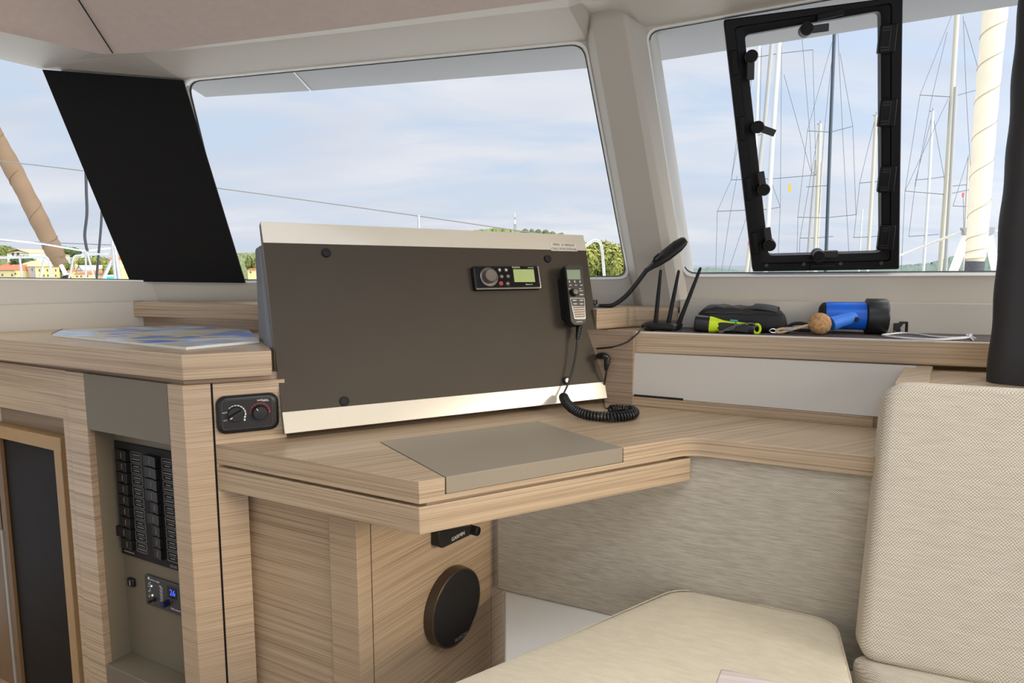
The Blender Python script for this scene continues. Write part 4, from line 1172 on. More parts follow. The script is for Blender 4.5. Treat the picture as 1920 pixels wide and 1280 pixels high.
m = MB(); m.tube(spline([tf.at(TLN * .98, .006, .006), tf.at(TLN * .9, .013, .012), tf.at(TLN * .68, .006, .021), tf.at(TLN * .5, -.008, .022), tf.at(.07, -.014, .02), tf.at(TLN * .42, -.013, .023), tf.at(TLN * .62, -.003, .022), tf.at(TLN * .66, .012, .012)], 8), .0019, 6); m.build('wrist_cord', plain('grey_cord', (96, 98, 96), .8), to)
# blue horn/pump with handle
WB = -.083
B0 = SF.at(SF.uv(1535, 600, WB)[0], 0, WB); bx1 = SF.at(SF.uv(1662, 600, WB)[0], 0, WB)
bdv = V((bx1.x - B0.x, bx1.y - B0.y, 0)); BLn = bdv.length; bdv.normalize()
Rb = .0345
bo = B0 + V((0, 0, Rb + .009))
pu = thing('bilge_pump', 'bright blue bottle shaped pump lying on the shelf, black cap to the right', 'pump', B0.lerp(bx1, .5))
m = MB(); m.lathe(bo, bdv, [(0, 0), (Rb * .6, 0), (Rb * .86, .006), (Rb * .93, .013), (0, .013)], 36); m.build('end_cap', BLKM, pu)
m = MB(); m.lathe(bo, bdv, [(0, .013), (Rb * .93, .013), (Rb * .96, .02), (Rb, BLn * .68), (0, BLn * .68)], 36); m.build('barrel', BLUE, pu)
m = MB(); R2 = Rb * 1.24; m.lathe(bo, bdv, [(0, BLn * .68), (Rb * 1.05, BLn * .68), (R2, BLn * .70), (R2, BLn * .97), (R2 * .94, BLn), (R2 * .86, BLn), (R2 * .82, BLn * .94), (0, BLn * .94)], 40); m.build('front_cap', BLK, pu, label='black ring cap')
hb_, hc_ = bo + bdv * (BLn * .50) - sn * (Rb * .6), SF.pt(1558, 607, -.036)
m = MB(); m.tube([hb_, hb_.lerp(hc_, .35), hb_.lerp(hc_, .55), hb_.lerp(hc_, .8), hc_], [.0155, .0160, .0150, .0165, .0172], 20); m.build('handle', BLUE_LIT, pu, smooth=60)
m = MB(); f0_ = bo + bdv * (BLn * .52) - sn * (Rb * .93) - V((0, 0, .006)); m.lathe(f0_, -sn, [(0, 0), (.006, 0), (.006, .006), (0, .007)], 16); m.build('rivet', BLKM, pu)
# cork ball float with rope and shackle
cb0 = SF.at(SF.uv(1537, 608, -.03)[0], .0265, -.03)
ck = thing('cork_float', 'round cork key float on a tan rope, at the shelf edge before the blue pump', 'key float', cb0 - V((0, 0, .0262)))
m = MB(); m.ball(cb0, .0262, seg=32, ring=20); m.build('cork_ball', CORK, ck, smooth=80)
m = MB()
ln = lambda x, y, dz=0: SF.pt(x, y - 2, -.012)
rp = spline([cb0 - sd * .024 + V((0, 0, -.004)), SF.pt(1505, 612, -.016), ln(1482, 620, .008)], 8); m.tube(rp, .0034, 8)
rl = spline([ln(1482, 620, .007), ln(1470, 618, .010), ln(1458, 620, .006), ln(1456, 624, .003), ln(1464, 625, .002), ln(1472, 623, .003), ln(1482, 620, .007)], 8); m.tube(rl, .0034, 8)
m.build('rope', ROPE, ck)
m = MB(); a, b_ = ln(1474, 619, .008), ln(1486, 619, .008); m.tube([a, b_], .0052, 10); m.build('whipping', plain('tape_grey', (170, 165, 160), .4), ck)
m = MB(); m.tube(spline([ln(1458, 622, .004), ln(1450, 618.5, .006), ln(1443, 621, .003), ln(1446, 625, .0), ln(1455, 625.5, 0), ln(1459, 622, .004)], 8), .0022, 8); m.build('shackle', CHROME, ck)
# dark folded sunglasses/strap behind the rope
m = MB(); gl = lambda x, y, o=0: SF.pt(x, 622, -.035) + V((0, 0, o))
m.tube(spline([gl(1470, 622, .004), gl(1484, 620, .018), gl(1500, 620, .021), gl(1515, 622, .016), gl(1522, 622, .005), gl(1505, 624, .004), gl(1488, 624, .006), gl(1478, 622, .014)], 8), .0042, 8)
tag(m.build('strap', BLKM), 'loose black webbing strap between the bag and the cork ball', 'strap')
# black cleat clip and white cord
cl0 = onz(1694, 627, .9476) + sn * .03
cf = Fr(cl0, (sd + V((0, 0, 0))), (0, 0, 1))
cl = thing('cord_clip', 'small black plastic clip standing on the shelf mat, behind the white cord', 'clip', cl0)
m = MB(); m.prism(cf, [(-.016, .006), (-.004, .006), (-.004, .011), (.004, .024), (.013, .024), (.013, .029), (-.002, .029), (-.005, .025), (-.016, .024)], -.006, .006); m.build('hook', BLK, cl, bevel=.0008)
m = MB(); m.fbox(cf, .010, .014, .0, .029, -.006, .006); m.fbox(cf, -.008, -.001, 0, .012, -.010, .006); m.fbox(cf, -.016, .014, 0, .004, -.006, .006); m.build('foot', BLKM, cl, bevel=.0008)
wc = lambda x, y: onz(x, y, .9502)
m = MB()
lo_ = spline([wc(1820, 633), wc(1790, 635), wc(1745, 636), wc(1700, 633.5), wc(1668, 630.5), wc(1654, 628), wc(1668, 626), wc(1690, 624), wc(1715, 625.5), wc(1750, 630.5), wc(1785, 633), wc(1818, 632)], 8)
m.tube(lo_, .0023, 6); wcord = m.build('white_cord', CORDW)
tag(wcord, 'thin white cord lying as a long loop on the shelf mat', 'cord')
m = MB(); kc = wc(1816, 631) + V((0, 0, .003))
m.tube([kc + V((.006 * cos(k * .6), .004 * sin(k * .6), .003 * sin(k * 1.7))) for k in range(24)], .0022, 6); m.tube(spline([kc, wc(1821, 634), wc(1825, 637)], 5), .002, 6); m.tube(spline([kc, wc(1825, 632.5), wc(1829, 634)], 5), .002, 6); m.build('knot', CORDW, wcord)

# ------------------------------------------------------------------ shade and hatch
m = MB(); q = [CW.uv(*p, .014) for p in ((243, 528), (459, 530.5), (342, 150), (78, 130))]
m.prism(CW, q, .006, .012)
tag(m.build('window_shade', SHADE), 'flat black shade panel covering the pillar between the left and middle windows', 'shade')

ht = thing('hatch', 'black framed opening hatch set in the right window, with latches all round', 'hatch', RW.pt(1545, 505, -.02))
oc_ = [RW.uv(*p, .0) for p in ((1411, 507.5), (1684, 503), (1690.5, -6), (1356.5, 38))]
ic_ = [RW.uv(*p, .0) for p in ((1441, 479), (1652, 473), (1651, 20), (1396, 65.5))]
oc_r, ic_r = rpoly(oc_, .006, 4), rpoly(ic_, .012, 4)
mid_r = [((a[0] * .45 + b_[0] * .55), (a[1] * .45 + b_[1] * .55)) for a, b_ in zip(oc_r, ic_r)]
m = MB()
lps = [(oc_r, -.03), (oc_r, .010), (scaled(oc_r, -.003), .013), (scaled(mid_r, .002), .013), (mid_r, .007), (scaled(ic_r, .004), .005), (ic_r, .003), (ic_r, -.03)]
m.loft([[RW.at(u, v, w) for u, v in L] for L, w in lps] , caps=False)
m.loft([[RW.at(u, v, -.03) for u, v in L] for L in (oc_r, ic_r)], caps=False)
m.build('frame', HBLK, ht)
HP = lambda x, y, w=.012: RW.sub(*RW.uv(x, y, w), w)
def ang2(x0, y0, x1, y1, w=.012):
    a, b = RW.uv(x0, y0, w), RW.uv(x1, y1, w); return math.atan2(b[1] - a[1], b[0] - a[0]), math.hypot(b[0] - a[0], b[1] - a[1])
for kx, ky, lx, ly in ((1408, 107, 1407, 150), (1420, 238, 1453, 250), (1431, 354, 1426, 322), (1442, 457, 1438, 427), (1510, 57, 1554, 51), (1533, 477, 1571, 476)):
    f = HP(kx, ky)
    m = MB(); m.lathe(f.at(0, 0, -.014), f.n, [(0, 0), (.0145, 0), (.0145, .04), (.0125, .043), (0, .043)], 24); kn = m.build('latch', HBLK, ht)
    a, L = ang2(kx, ky, lx, ly, .03); g = RW.sub(*RW.uv(kx, ky, .03), .016, a)
    m = MB(); m.fbox(g, .0, L, -.0085, .0085, .004, .018); m.build('lever', BLK, kn, bevel=.0015)
    m = MB(); m.lathe(f.at(0, 0, .020), f.n, [(.0147, 0), (.015, 0), (.015, .005), (.0147, .005)], 24); m.build('latch_ring', KNOBG, kn)
for x, y, a in ((1377, 118, 97), (1391, 241, 97), (1404, 354, 97), (1416, 456, 97), (1557, 27, 8), (1541, 500, 0)):
    f = RW.sub(*RW.uv(x, y, .013), .0128, radians(a))
    m = MB(); m.dome(f, rrect(-.029, -.0075, .029, .0075, .003), 0, .0055, .002); m.build('catch_plate', HBLK, ht)
for x, y in ((1663, 73), (1663, 212), (1662, 336), (1661, 445)):
    f = RW.sub(*RW.uv(x, y, .012), .012, radians(0))
    m = MB(); m.dome(f, rrect(-.018, -.031, .018, .031, .004), -.006, .010, .003); hg = m.build('hinge', HBLK, ht)
    m = MB()
    for v in (-.024, -.018, .018, .024):
        m.fbox(f, -.013, .002, v - .001, v + .001, .0098, .0103)
    m.fbox(f, .003, .0045, -.026, .026, .0098, .0106)
    m.build('rib', BLK, hg)
for x, y in ((1437, 497), (1576, 494), (1652, 493), (1507, 495)):
    f = HP(x, y, .0125); m = MB(); m.lathe(f.o, f.n, [(.0028, 0), (.0048, 0), (.0045, .002), (.003, .002)], 16); m.build('screw', GUN, ht)
m = MB(); m.prism(RW, ic_r, -.02, -.014); m.build('pane', GLASS, ht, smooth=0)
# ------------------------------------------------------------------ outside the windows
m = MB(); m.zpoly([(-9, 2.25), (9, 2.25), (9, 9), (-9, 9)], .80, .88); o = m.build('deck', DECK); o['kind'] = 'structure'
m = MB(); m.zpoly([(-700, 9.5), (900, 9.5), (900, 900), (-700, 900)], -3.4, -3.0); o = m.build('sea', SEA); o['kind'] = 'structure'
ZD = .88
def pxr(n, Y): return n * Y / 1250
def todeck(p): return V((p.x, p.y, ZD))
# tan furled sail at left
ts = thing('furled_headsail', 'tan furled sail slanting across the left window', 'sail', todeck(onY(128, 524, 5.2)))
pts = spline([onY(-90, 120, 5.2), onY(-40, 205, 5.2), onY(0, 273, 5.2), onY(40, 347, 5.2), onY(82, 430, 5.2), onY(104, 476, 5.2), onY(114, 496, 5.2)], 10)
m = MB(); N_ = len(pts)
m.tube(pts, [pxr(15 + .5 * sin(i * .55) + .35 * sin(i * 1.7), 5.2) * (1 - .25 * max(0, (i - N_ + 14) / 14)) for i in range(N_)], 14); m.build('sail', SAILT, ts, smooth=70)
m = MB(); sm_ = []
for i in range(160):
    t = i / 159; j_ = t * (N_ - 8); k_i = int(j_); p = pts[k_i].lerp(pts[k_i + 1], j_ - k_i); a = i * 2 * pi / 26
    sm_.append(p + V((cos(a), -sin(a), .15 * cos(a))) * pxr(15.4, 5.2))
m.tube(sm_, .002, 5); m.build('leech_seam', plain('tan_seam', (104, 82, 58), .9), ts)
m = MB(); m.tube([onY(114, 496, 5.2), onY(124, 516, 5.2)], pxr(3.6, 5.2), 10); m.build('stay_foot', ALUW, ts)
m = MB(); a = onY(124, 517, 5.2); m.tube([a, V((a.x + .03, a.y, ZD))], pxr(7, 5.2), 12); m.build('drum', BLKM, ts)
# guard wires
def wire(pts, r, Y, name, mat, label, cat='wire'):
    m = MB(); P_ = [onY(x, y, Y if not isinstance(Y, (list, tuple)) else Y[i]) for i, (x, y) in enumerate(pts)]
    m.tube(spline(P_, 8), r, 6)
    return tag(m.build(name, mat), label, cat)
wire([(-60, 296), (0, 302), (155, 320), (410, 353), (600, 379), (785, 405), (1010, 438), (1060, 446)], .0034, 4.6, 'guard_wire', WIREG, 'long pale wire sagging across the left and middle windows', 'wire')
wire([(-40, 445), (0, 449), (70, 456), (120, 464), (160, 470), (190, 467), (212, 465)], .0052, 4.8, 'rope', ALUW, 'white rope drooping to a stanchion top in the left window', 'rope')
wire([(-40, 449), (0, 451.5), (70, 454), (155, 457), (205, 459), (214, 459)], .0034, 4.9, 'guard_wire', WIRE, 'grey guard wire running level just below the white rope in the left window', 'wire')
def railing(name, label, tubes, Y, r, mat=STEEL, cat='railing'):
    t = None
    for i, (nm, pts) in enumerate(tubes):
        P_ = [onY(x, y, Y) for x, y in pts]
        if t is None:
            b = min(P_, key=lambda p: p.z); t = thing(name, label, cat, (b.x, b.y, ZD))
        if pts[-1][1] > 518: P_.append(V((P_[-1].x, P_[-1].y, ZD)))
        m = MB(); m.tube(spline(P_[:-1], 6) + [P_[-1]] if len(P_) > 3 else P_, pxr(r, Y), 10); m.build(nm, mat, t)
    return t
railing('pulpit_rail', 'bent steel rail at far left in the left window, left of the furled sail', [('top_rail', [(-60, 484), (0, 483), (60, 482), (82, 481.5), (90, 486), (95, 502), (99, 523)]), ('leg', [(84, 483), (80, 500), (75, 523)]), ('stanchion', [(37, 484), (39.5, 503), (42, 523)])], 4.8, 2.0)
railing('pulpit_rail', 'bent steel rail in the left window between the sail and the dark hoses', [('top_rail', [(206, 476), (170, 477), (146, 479), (138, 483), (134, 503), (129, 523)]), ('leg', [(161, 470), (161, 500), (161, 523)]), ('brace', [(164, 474), (171, 500), (178, 523)])], 4.7, 1.8)
railing('stanchion', 'thick grey and white post with a brace beside the black shade panel', [('post', [(211, 452), (214, 490), (217.5, 523)]), ('inner_post', [(215, 460), (220, 492), (224.5, 523)]), ('brace', [(209.5, 488), (201, 506), (193, 523)])], 4.6, 3.2)
wire([(161, 318), (162, 360), (163, 400), (159, 438), (161, 458), (164, 471)], .0105, 4.75, 'hose', WIRED, 'dark wavy hose hanging left of the black shade panel', 'hose')
wire([(191, 395), (189, 430), (185, 475), (181, 523), (180, 560)], .009, 4.75, 'hose', WIRED, 'straight dark hose just beside the black shade panel', 'hose')
a = onY(206, 523, 4.9); m = MB(); m.lathe((a.x, a.y, ZD), (0, 0, 1), [(0, 0), (.026, 0), (.032, a.z - ZD + .03), (0, a.z - ZD + .03)], 18)
bu = tag(m.build('bucket', ALUW), 'small white bucket with turquoise side at the foot of the left window', 'bucket')
m = MB(); m.lathe((a.x + .012, a.y - .012, a.z - .02), (0, 0, 1), [(0, 0), (.022, 0), (.024, .04), (0, .04)], 14); m.build('bucket_patch', plain('turquoise', (60, 206, 200), .5), bu)
railing('stanchion', 'thin stanchion top showing over the ivory edge of the console', [('post', [(784.5, 403), (785.5, 440), (787, 523)])], 4.6, 2.3)
railing('gate_rail', 'bent steel tube rail outside, at right end of the middle window', [('tube', [(1080, 477), (1097, 462), (1112, 451.5), (1122, 452), (1128, 463), (1131, 492), (1133.5, 523)])], 4.6, 2.7)
# cream furled headsail, struts and bridle at the bow
fs = thing('furled_headsail', 'cream furled headsail standing tall in the right window, left of the dark post', 'sail', todeck(onY(1829, 505, 5.4)))
ax = [(1875, -90), (1867, 10), (1858, 100), (1849, 200), (1841, 310), (1834, 420), (1830, 470), (1829, 492)]
pts = spline([onY(x, y, 5.4) for x, y in ax], 10); N_ = len(pts)
m = MB(); m.tube(pts, [pxr(19.5 - 3.6 * i / N_ + .35 * sin(i * 1.1), 5.4) * (1 - .22 * max(0, (i - N_ + 6) / 6)) for i in range(N_)], 20); m.build('sail', SAILC, fs, smooth=70)
m = MB(); turns = []
for i in range(260):
    t = i / 259; j = t * (N_ - 2); k = int(j); p = pts[k].lerp(pts[k + 1], j - k)
    rr = pxr(19.9 - 3.6 * t, 5.4); a = i * 2 * pi / 24
    turns.append(p + V((cos(a) * rr, -sin(a) * rr, 0)))
m.tube(turns, .0022, 5); m.build('leech_seam', plain('sail_seam', (150, 140, 118), .9), fs)
a = onY(1828, 490, 5.4); m = MB(); m.lathe((a.x, a.y, ZD), (0, 0, 1), [(0, 0), (.05, 0), (.05, .06), (.068, .07), (.068, a.z - ZD), (0, a.z - ZD)], 24); m.build('furling_drum', plain('drum_net', (70, 72, 76), .7, var=.4, scale=120), fs)
bs_ = thing('bow_striker', 'white two legged strut with a grey plate behind the cream furled sail', 'strut', todeck(onY(1830, 512, 5.6)))
m = MB(); F_ = Fr(onY(1833, 435, 5.62), (1, 0, 0), (0, 0, 1)); m.prism(F_, [F_.uv(*p) for p in ((1802, 427), (1864, 425), (1861, 438), (1850, 446), (1818, 447), (1806, 442))], -.02, .02); m.build('plate', plain('plate_grey', (140, 142, 146), .5), bs_, bevel=.004)
for p, q in (((1812, 443), (1786, 512)), ((1853, 442), (1869, 512))):
    m = MB(); m.tube([onY(*p, 5.62), onY(*q, 5.62), todeck(onY(q[0] + (q[0] - p[0]) * .6, 540, 5.62))], pxr(7.5, 5.6), 14); m.build('leg', ALUW, bs_)
for p, q in (((1803, 434), (1640, 497)), ((1863, 432), (1960, 462))):
    m = MB(); m.bar(onY(*p, 5.62), onY(*q, 5.62), pxr(2.2, 5.6), 8); m.build('bridle', ALUG, bs_)

# ---- moored yachts: a mast with spreaders and rigging each
def mast(label, pts, r, Y, mat, spreaders=(), stays=(), vane=False, extra=(), flag=None):
    (x0, y0), (x1, y1) = pts[-2], pts[-1]
    s = (x1 - x0) / (y1 - y0)
    yb = y1
    while onY(x1 + s * (yb - y1), yb, Y).z > -3.0: yb += 1
    P_ = [onY(x, y, Y) for x, y in pts] + [onY(x1 + s * (yb - y1), yb, Y)]
    P_[-1].z = -3.0
    t = thing('sailing_yacht', label, 'yacht', P_[-1], 'yacht masts beyond the right window')
    m = MB(); m.tube(P_, pxr(r, Y), 12); m.build('mast', mat, t)
    for sp in spreaders:
        m = MB(); m.tube([onY(x, y, Y) for x, y in sp], pxr(.75, Y), 6); m.build('spreader', WIRE, t)
    for st_ in stays:
        m = MB(); m.tube([onY(x, y, Y) for x, y in st_], pxr(.42, Y), 5); m.build('stay', WIRE, t)
    for nm, pp, rr, mt in extra:
        e_ = [onY(x, y, Y - .6) for x, y in pp]; e_.append(V((e_[-1].x, e_[-1].y, -2.9)))
        m = MB(); m.tube(e_, pxr(rr, Y), 10); m.build(nm, mt, t)
    if vane:
        x, y = pts[0]; m = MB(); m.bar(onY(x, y, Y), onY(x, y - 6, Y), pxr(.6, Y), 6); m.bar(onY(x - 6, y, Y), onY(x + 2, y + .5, Y), pxr(.8, Y), 6); m.build('wind_vane', WIRE, t)
    if flag:
        (x, y, w_, h_), c_ = flag; f = Fr(onY(x, y, Y - .5), (1, 0, 0), (0, 0, 1)); m = MB()
        m.loft([[f.at(pxr(u, Y), pxr(v + .8 * sin(u * 2), Y), .01 * k + .05 * sin(u * 3)) for u, v in ((0, 0), (w_ / 2, 0), (w_, 0), (w_, -h_), (w_ / 2, -h_), (0, -h_))] for k in (0, 1)]); m.build('flag', c_, t)
    return t
YF = plain('yellow_flag', (224, 190, 90), .7); RF = plain('red_flag', (214, 92, 70), .7); PFG = plain('pink_flag', (220, 120, 140), .7)
mast('bright white mast with three wide spreaders at left inside the hatch opening', [(1463, 50), (1447, 280), (1436, 480)], 4.4, 42, ALUW,
     [[(1414, 108), (1461, 100), (1524, 93)], [(1371, 337), (1446, 335), (1530, 328)], [(1345, 396), (1440, 392), (1463, 388)]],
     [[(1466, 55), (1463, 388), (1458, 505)], [(1470, 140), (1520, 320), (1530, 328)], [(1524, 93), (1530, 328)], [(1400, 130), (1371, 337), (1345, 396), (1342, 505)], [(1415, 108), (1371, 337)], [(1446, 340), (1463, 388)]],
     extra=[('furled_sail', [(1449, 60), (1434, 227), (1427, 285), (1410, 430)], 3.6, ALUG), ('radar_reflector', [(1446.5, 295), (1446, 306)], 3.0, ALUG)][:1], flag=((1478, 344, 5, 14), YF))
mast('slim white mast at the left edge inside the hatch, beside the furled grey sail', [(1424, 60), (1419, 220), (1411, 420)], 2.5, 50, ALUW, [[(1398, 255), (1418, 254), (1430, 251)]], [[(1428, 90), (1424, 250)], [(1410, 140), (1398, 255)]])
mast('dark blue grey mast in the middle of the hatch opening', [(1565, 50), (1557, 250), (1549, 475)], 3.0, 46, ALUD,
     [[(1514, 245), (1557, 247.5), (1599, 236.5)], [(1512, 350), (1555, 347.5)], [(1496, 407), (1550, 408), (1605, 402)]],
     [[(1503, 60), (1518, 245), (1522, 330)], [(1571, 60), (1580, 250), (1592, 480)], [(1560, 80), (1514, 245)], [(1563, 80), (1545, 250), (1536, 400)], [(1575, 100), (1599, 236)], [(1514, 245), (1496, 407), (1494, 500)], [(1599, 236), (1605, 402)]])
mast('cream mast left of the dark one inside the hatch, a wind vane on top', [(1538, 232), (1531, 400), (1527, 490)], 3.0, 55, ALUC, [[(1500, 446), (1528, 446), (1562, 443)], [(1512, 350), (1533, 349)]], [[(1500, 446), (1498, 500)], [(1536, 240), (1500, 446)]], vane=True, extra=[('furled_sail', [(1530, 300), (1521, 400), (1514, 490)], 2.4, ALUG)])
mast('pale short mast peeking out right of the cream vaned mast', [(1541, 304), (1537, 380), (1532, 480)], 1.8, 70, ALUC)
mast('cream mast near the hatch hinges, topped by a wind vane', [(1643, 216), (1636, 340), (1627, 490)], 3.0, 52, ALUC, [[(1612, 343), (1635, 341), (1652, 339)], [(1600, 445), (1629, 444), (1652, 442)]], [[(1641, 222), (1612, 343), (1601, 445)], [(1644, 222), (1652, 339)]], vane=True)
mast('thin bare pole between the dark mast and the mast by the hinges', [(1617, 392), (1614, 440), (1611, 490)], 1.4, 60, ALUW)
mast('tall cream mast right of the hatch with two wide spreader pairs', [(1795, 20), (1785, 180), (1774, 350), (1762, 508)], 4.0, 44, ALUC,
     [[(1725, 178), (1784, 181.5), (1840, 166)], [(1697, 358), (1773, 364.5), (1830, 353)]],
     [[(1784, 30), (1725, 178), (1697, 358), (1690, 505)], [(1806, 30), (1812, 180), (1820, 320)], [(1776, 60), (1748, 180), (1716, 350)], [(1808, 40), (1845, 165)], [(1778, 185), (1697, 358)], [(1780, 190), (1771, 360)]],
     extra=[('furled_sail', [(1792, 163), (1783, 330), (1773, 500)], 3.2, ALUG)])
mast('white vaned mast just right of the hatch, left of the tallest cream mast', [(1749, 208), (1742, 340), (1731, 510)], 2.5, 56, ALUW, [[(1717, 337), (1742, 335), (1770, 331)], [(1704, 443), (1736, 441), (1760, 439)]], [[(1748, 215), (1717, 337), (1704, 443)], [(1750, 220), (1770, 331), (1772, 440)]], vane=True)
mast('slender cream mast close to the furled headsail, a red flag on its left', [(1817, 290), (1812, 370), (1807, 490)], 1.7, 64, ALUC, [[(1787, 386), (1811, 387), (1826, 385)], [(1780, 349), (1813, 346)]], [[(1816, 292), (1787, 386)], [(1806, 366), (1808, 470)]], flag=((1804, 361, 4, 8), RF))
mast('stub of a cream mast with a pink flag left of the hatch frame', [(1406, 458), (1402, 490), (1399, 514)], 3.3, 40, ALUC, [], [[(1382, 330), (1370, 395), (1353, 508)], [(1402, 400), (1385, 450), (1366, 508)]], flag=((1402, 452, 5, 8), PFG))

# ---- hills, trees and the town
def hill(name, label, prof, Y, mat, amp, cat='hill', depth=40, zb=-3.0):
    m = MB(); rows = []
    P_ = []
    for i in range(len(prof) - 1):
        (x0, y0), (x1, y1) = prof[i], prof[i + 1]
        n_ = max(2, int((x1 - x0) / 3))
        for k in range(n_): t = k / n_; P_.append((x0 + (x1 - x0) * t, y0 + (y1 - y0) * t))
    P_.append(prof[-1])
    random.seed(len(P_))
    jit = [random.uniform(-amp, amp) for _ in P_]
    top = [onY(x, y + j, Y) for (x, y), j in zip(P_, jit)]
    for k in range(9):
        f = 1 - k / 8; dy = -depth * k / 8; row = []
        for p in top:
            yy = Y + dy + random.uniform(-1, 1) * depth * .05
            row.append(V((p.x * yy / Y + random.uniform(-.3, .3), yy, zb + (p.z - zb) * f * random.uniform(.9, 1.02) if k else p.z)))
        rows.append(row)
    rows.insert(0, [V((p.x * 1.05, Y + depth, zb)) for p in top])
    m.loft(rows, caps=False, closed=False)
    m.bm.faces.ensure_lookup_table()
    return tag(m.build(name, mat, smooth=80), label, cat)
hill('hill', 'green wooded hillside behind the town in the left window', [(-260, 462), (-60, 455), (-20, 457), (0, 459), (16, 462), (30, 468), (60, 473), (80, 478), (100, 486), (115, 487), (150, 484), (200, 484), (250, 480), (330, 470), (430, 476), (520, 470)], 230, HILL, .9, depth=60)
hill('hill', 'green hilltop peeking over the ivory top edge of the console', [(560, 480), (700, 462), (860, 438), (893, 431), (920, 427.5), (950, 429), (985, 432), (1010, 433), (1050, 438), (1085, 446), (1120, 465), (1220, 500)], 190, LEAF, .8, depth=50)
hill('hill', 'low blue green hill on the skyline of the right window', [(1240, 505), (1300, 504), (1330, 501), (1375, 505), (1420, 508), (1500, 506), (1600, 503), (1665, 498), (1700, 496), (1740, 493), (1765, 487), (1785, 480), (1815, 474), (1850, 472), (1900, 470), (2000, 466)], 250, HILLB, .8, depth=30)

def leafblob(m, c, R, n, sz, sc=(1, 1, .8)):
    """leaf sprays over a rounded crown"""
    for _ in range(n):
        d = V((random.gauss(0, 1), random.gauss(0, 1), random.gauss(0, 1))).normalized()
        p = V(c) + V((d.x * sc[0], d.y * sc[1], d.z * sc[2])) * (R * random.uniform(.72, 1.05))
        a = V((random.gauss(0, 1), random.gauss(0, 1), random.gauss(0, 1))).normalized(); b_ = a.cross(d)
        if b_.length < .1: continue
        b_.normalize(); a = b_.cross(d) + d * random.uniform(-.5, .5)
        s = sz * random.uniform(.6, 1.3)
        m.face([p - a * s, p + b_ * s * .6, p + a * s, p - b_ * s * .6])
def tree(name, label, px, ytop, ybot, wpx, Y, mat, n, sz=None, flat=.8, trunk=0, blobs=4):
    random.seed(int(px) + n)
    h = pxr(ybot - ytop, Y); wd = pxr(wpx, Y)
    b_ = onY(px, ybot, Y)
    t = thing(name, label, 'tree', (b_.x, b_.y, -3.0))
    m = MB()
    for k in range(blobs):
        a = k / max(1, blobs - 1) - .5 if blobs > 1 else 0
        R = (wd / 2) * (.62 if blobs > 1 else 1)
        hc = (ybot - ytop) * (1 - trunk)
        c = onY(px + a * wpx * .62, ytop + hc * .5 + random.uniform(-.08, .08) * hc, Y + random.uniform(-.2, .2) * wd)
        rz = pxr(hc, Y) / 2
        inner = random.random()
        m.ball(c, R * .80, (1, 1, rz / R * .95), 12, 8, lambda d: 1 + .14 * sin(d.x * 7 + inner) * sin(d.z * 6 + d.y * 5))
        leafblob(m, c, R, n // blobs, sz or R * .16, (1, 1, rz / R))
    m.build('crown', mat, t, smooth=80)
    m = MB(); m.tube([V((b_.x, b_.y, -3.0)), V((b_.x + .1, b_.y, b_.z)), onY(px, ytop + (ybot - ytop) * .55, Y)], [wd * .035, wd * .03, wd * .02], 8); m.build('trunk', BARK, t)
    return t
tree('leafy_tree', 'sunlit yellow green tree filling the lower right corner of the middle window', 1128, 458, 545, 92, 58, LEAFY, 9000, .17, blobs=5)
tree('leafy_tree', 'lower round yellow green tree beside the pillar, behind the steel tube rail', 1168, 474, 545, 46, 55, LEAFY, 4500, .16, blobs=3)
for i, (x, y, w_) in enumerate(((985, 429, 11), (997, 430, 9), (1009, 429, 11), (1023, 431, 12), (1036, 433, 11), (1053, 436, 9))):
    nm = ['round tree on the hilltop nearest the lattice tower', 'second round hilltop tree right of the lattice tower', 'third round hilltop tree right of the lattice tower', 'fourth round hilltop tree right of the lattice tower', 'fifth round hilltop tree right of the lattice tower', 'small lone hilltop tree furthest right of the lattice tower'][i]
    tree('hilltop_tree', nm, x, y, y + 12, w_, 186, LEAFH, 500, .22, blobs=1)['group'] = 'round trees along the hilltop'
tw = thing('lattice_tower', 'grey lattice tower on the hilltop above the console', 'tower', onY(965.5, 436, 188))
m = MB()
A = [onY(963, 436, 188), onY(968, 436, 188), onY(966.2, 406, 188), onY(964.8, 406, 188)]
m.bar(A[0], A[3], pxr(.5, 188), 5); m.bar(A[1], A[2], pxr(.5, 188), 5)
for k in range(7):
    t0, t1 = k / 7, (k + 1) / 7
    m.bar(A[0].lerp(A[3], t0), A[1].lerp(A[2], t1), pxr(.35, 188), 4); m.bar(A[1].lerp(A[2], t0), A[0].lerp(A[3], t1), pxr(.35, 188), 4)
m.build('lattice', plain('tower_grey', (150, 148, 142), .6), tw)
m = MB(); m.bar(onY(965.5, 408, 188), onY(965.5, 399, 188), pxr(.6, 188), 5); m.bar(onY(965.5, 420, 188), onY(965.5, 412, 188), pxr(1.6, 188), 8); m.build('antenna', HWHT, tw)
tree('umbrella_pine', 'umbrella shaped pine right of the tan sail, above the town', 130, 463, 500, 34, 215, LEAFD, 1500, .42, trunk=.5, blobs=4)
tree('bushy_tree', 'bushy green tree at the far left top of the town', 4, 459, 485, 34, 212, LEAF, 1200, .35, blobs=3)
tree('bushy_tree', 'dark bushy tree under the big gabled house in the left window', 44, 480, 504, 40, 168, LEAFD, 1200, .3, blobs=4)
tree('bushy_tree', 'green tree below the pine, right of the tan sail', 114, 486, 510, 26, 170, LEAF, 900, .3, blobs=3)
tree('bushy_tree', 'wide green trees behind the red roofs by the dark hoses', 176, 480, 503, 50, 172, LEAF, 1300, .3, blobs=5)
tree('bushy_tree', 'brownish green tree beside the black shade, behind the grey post', 205, 490, 525, 20, 150, LEAFY, 800, .26, blobs=2)
tree('bushy_tree', 'small tree in the gap between black shade and console', 474, 480, 512, 22, 150, LEAF, 900, .24, blobs=2)

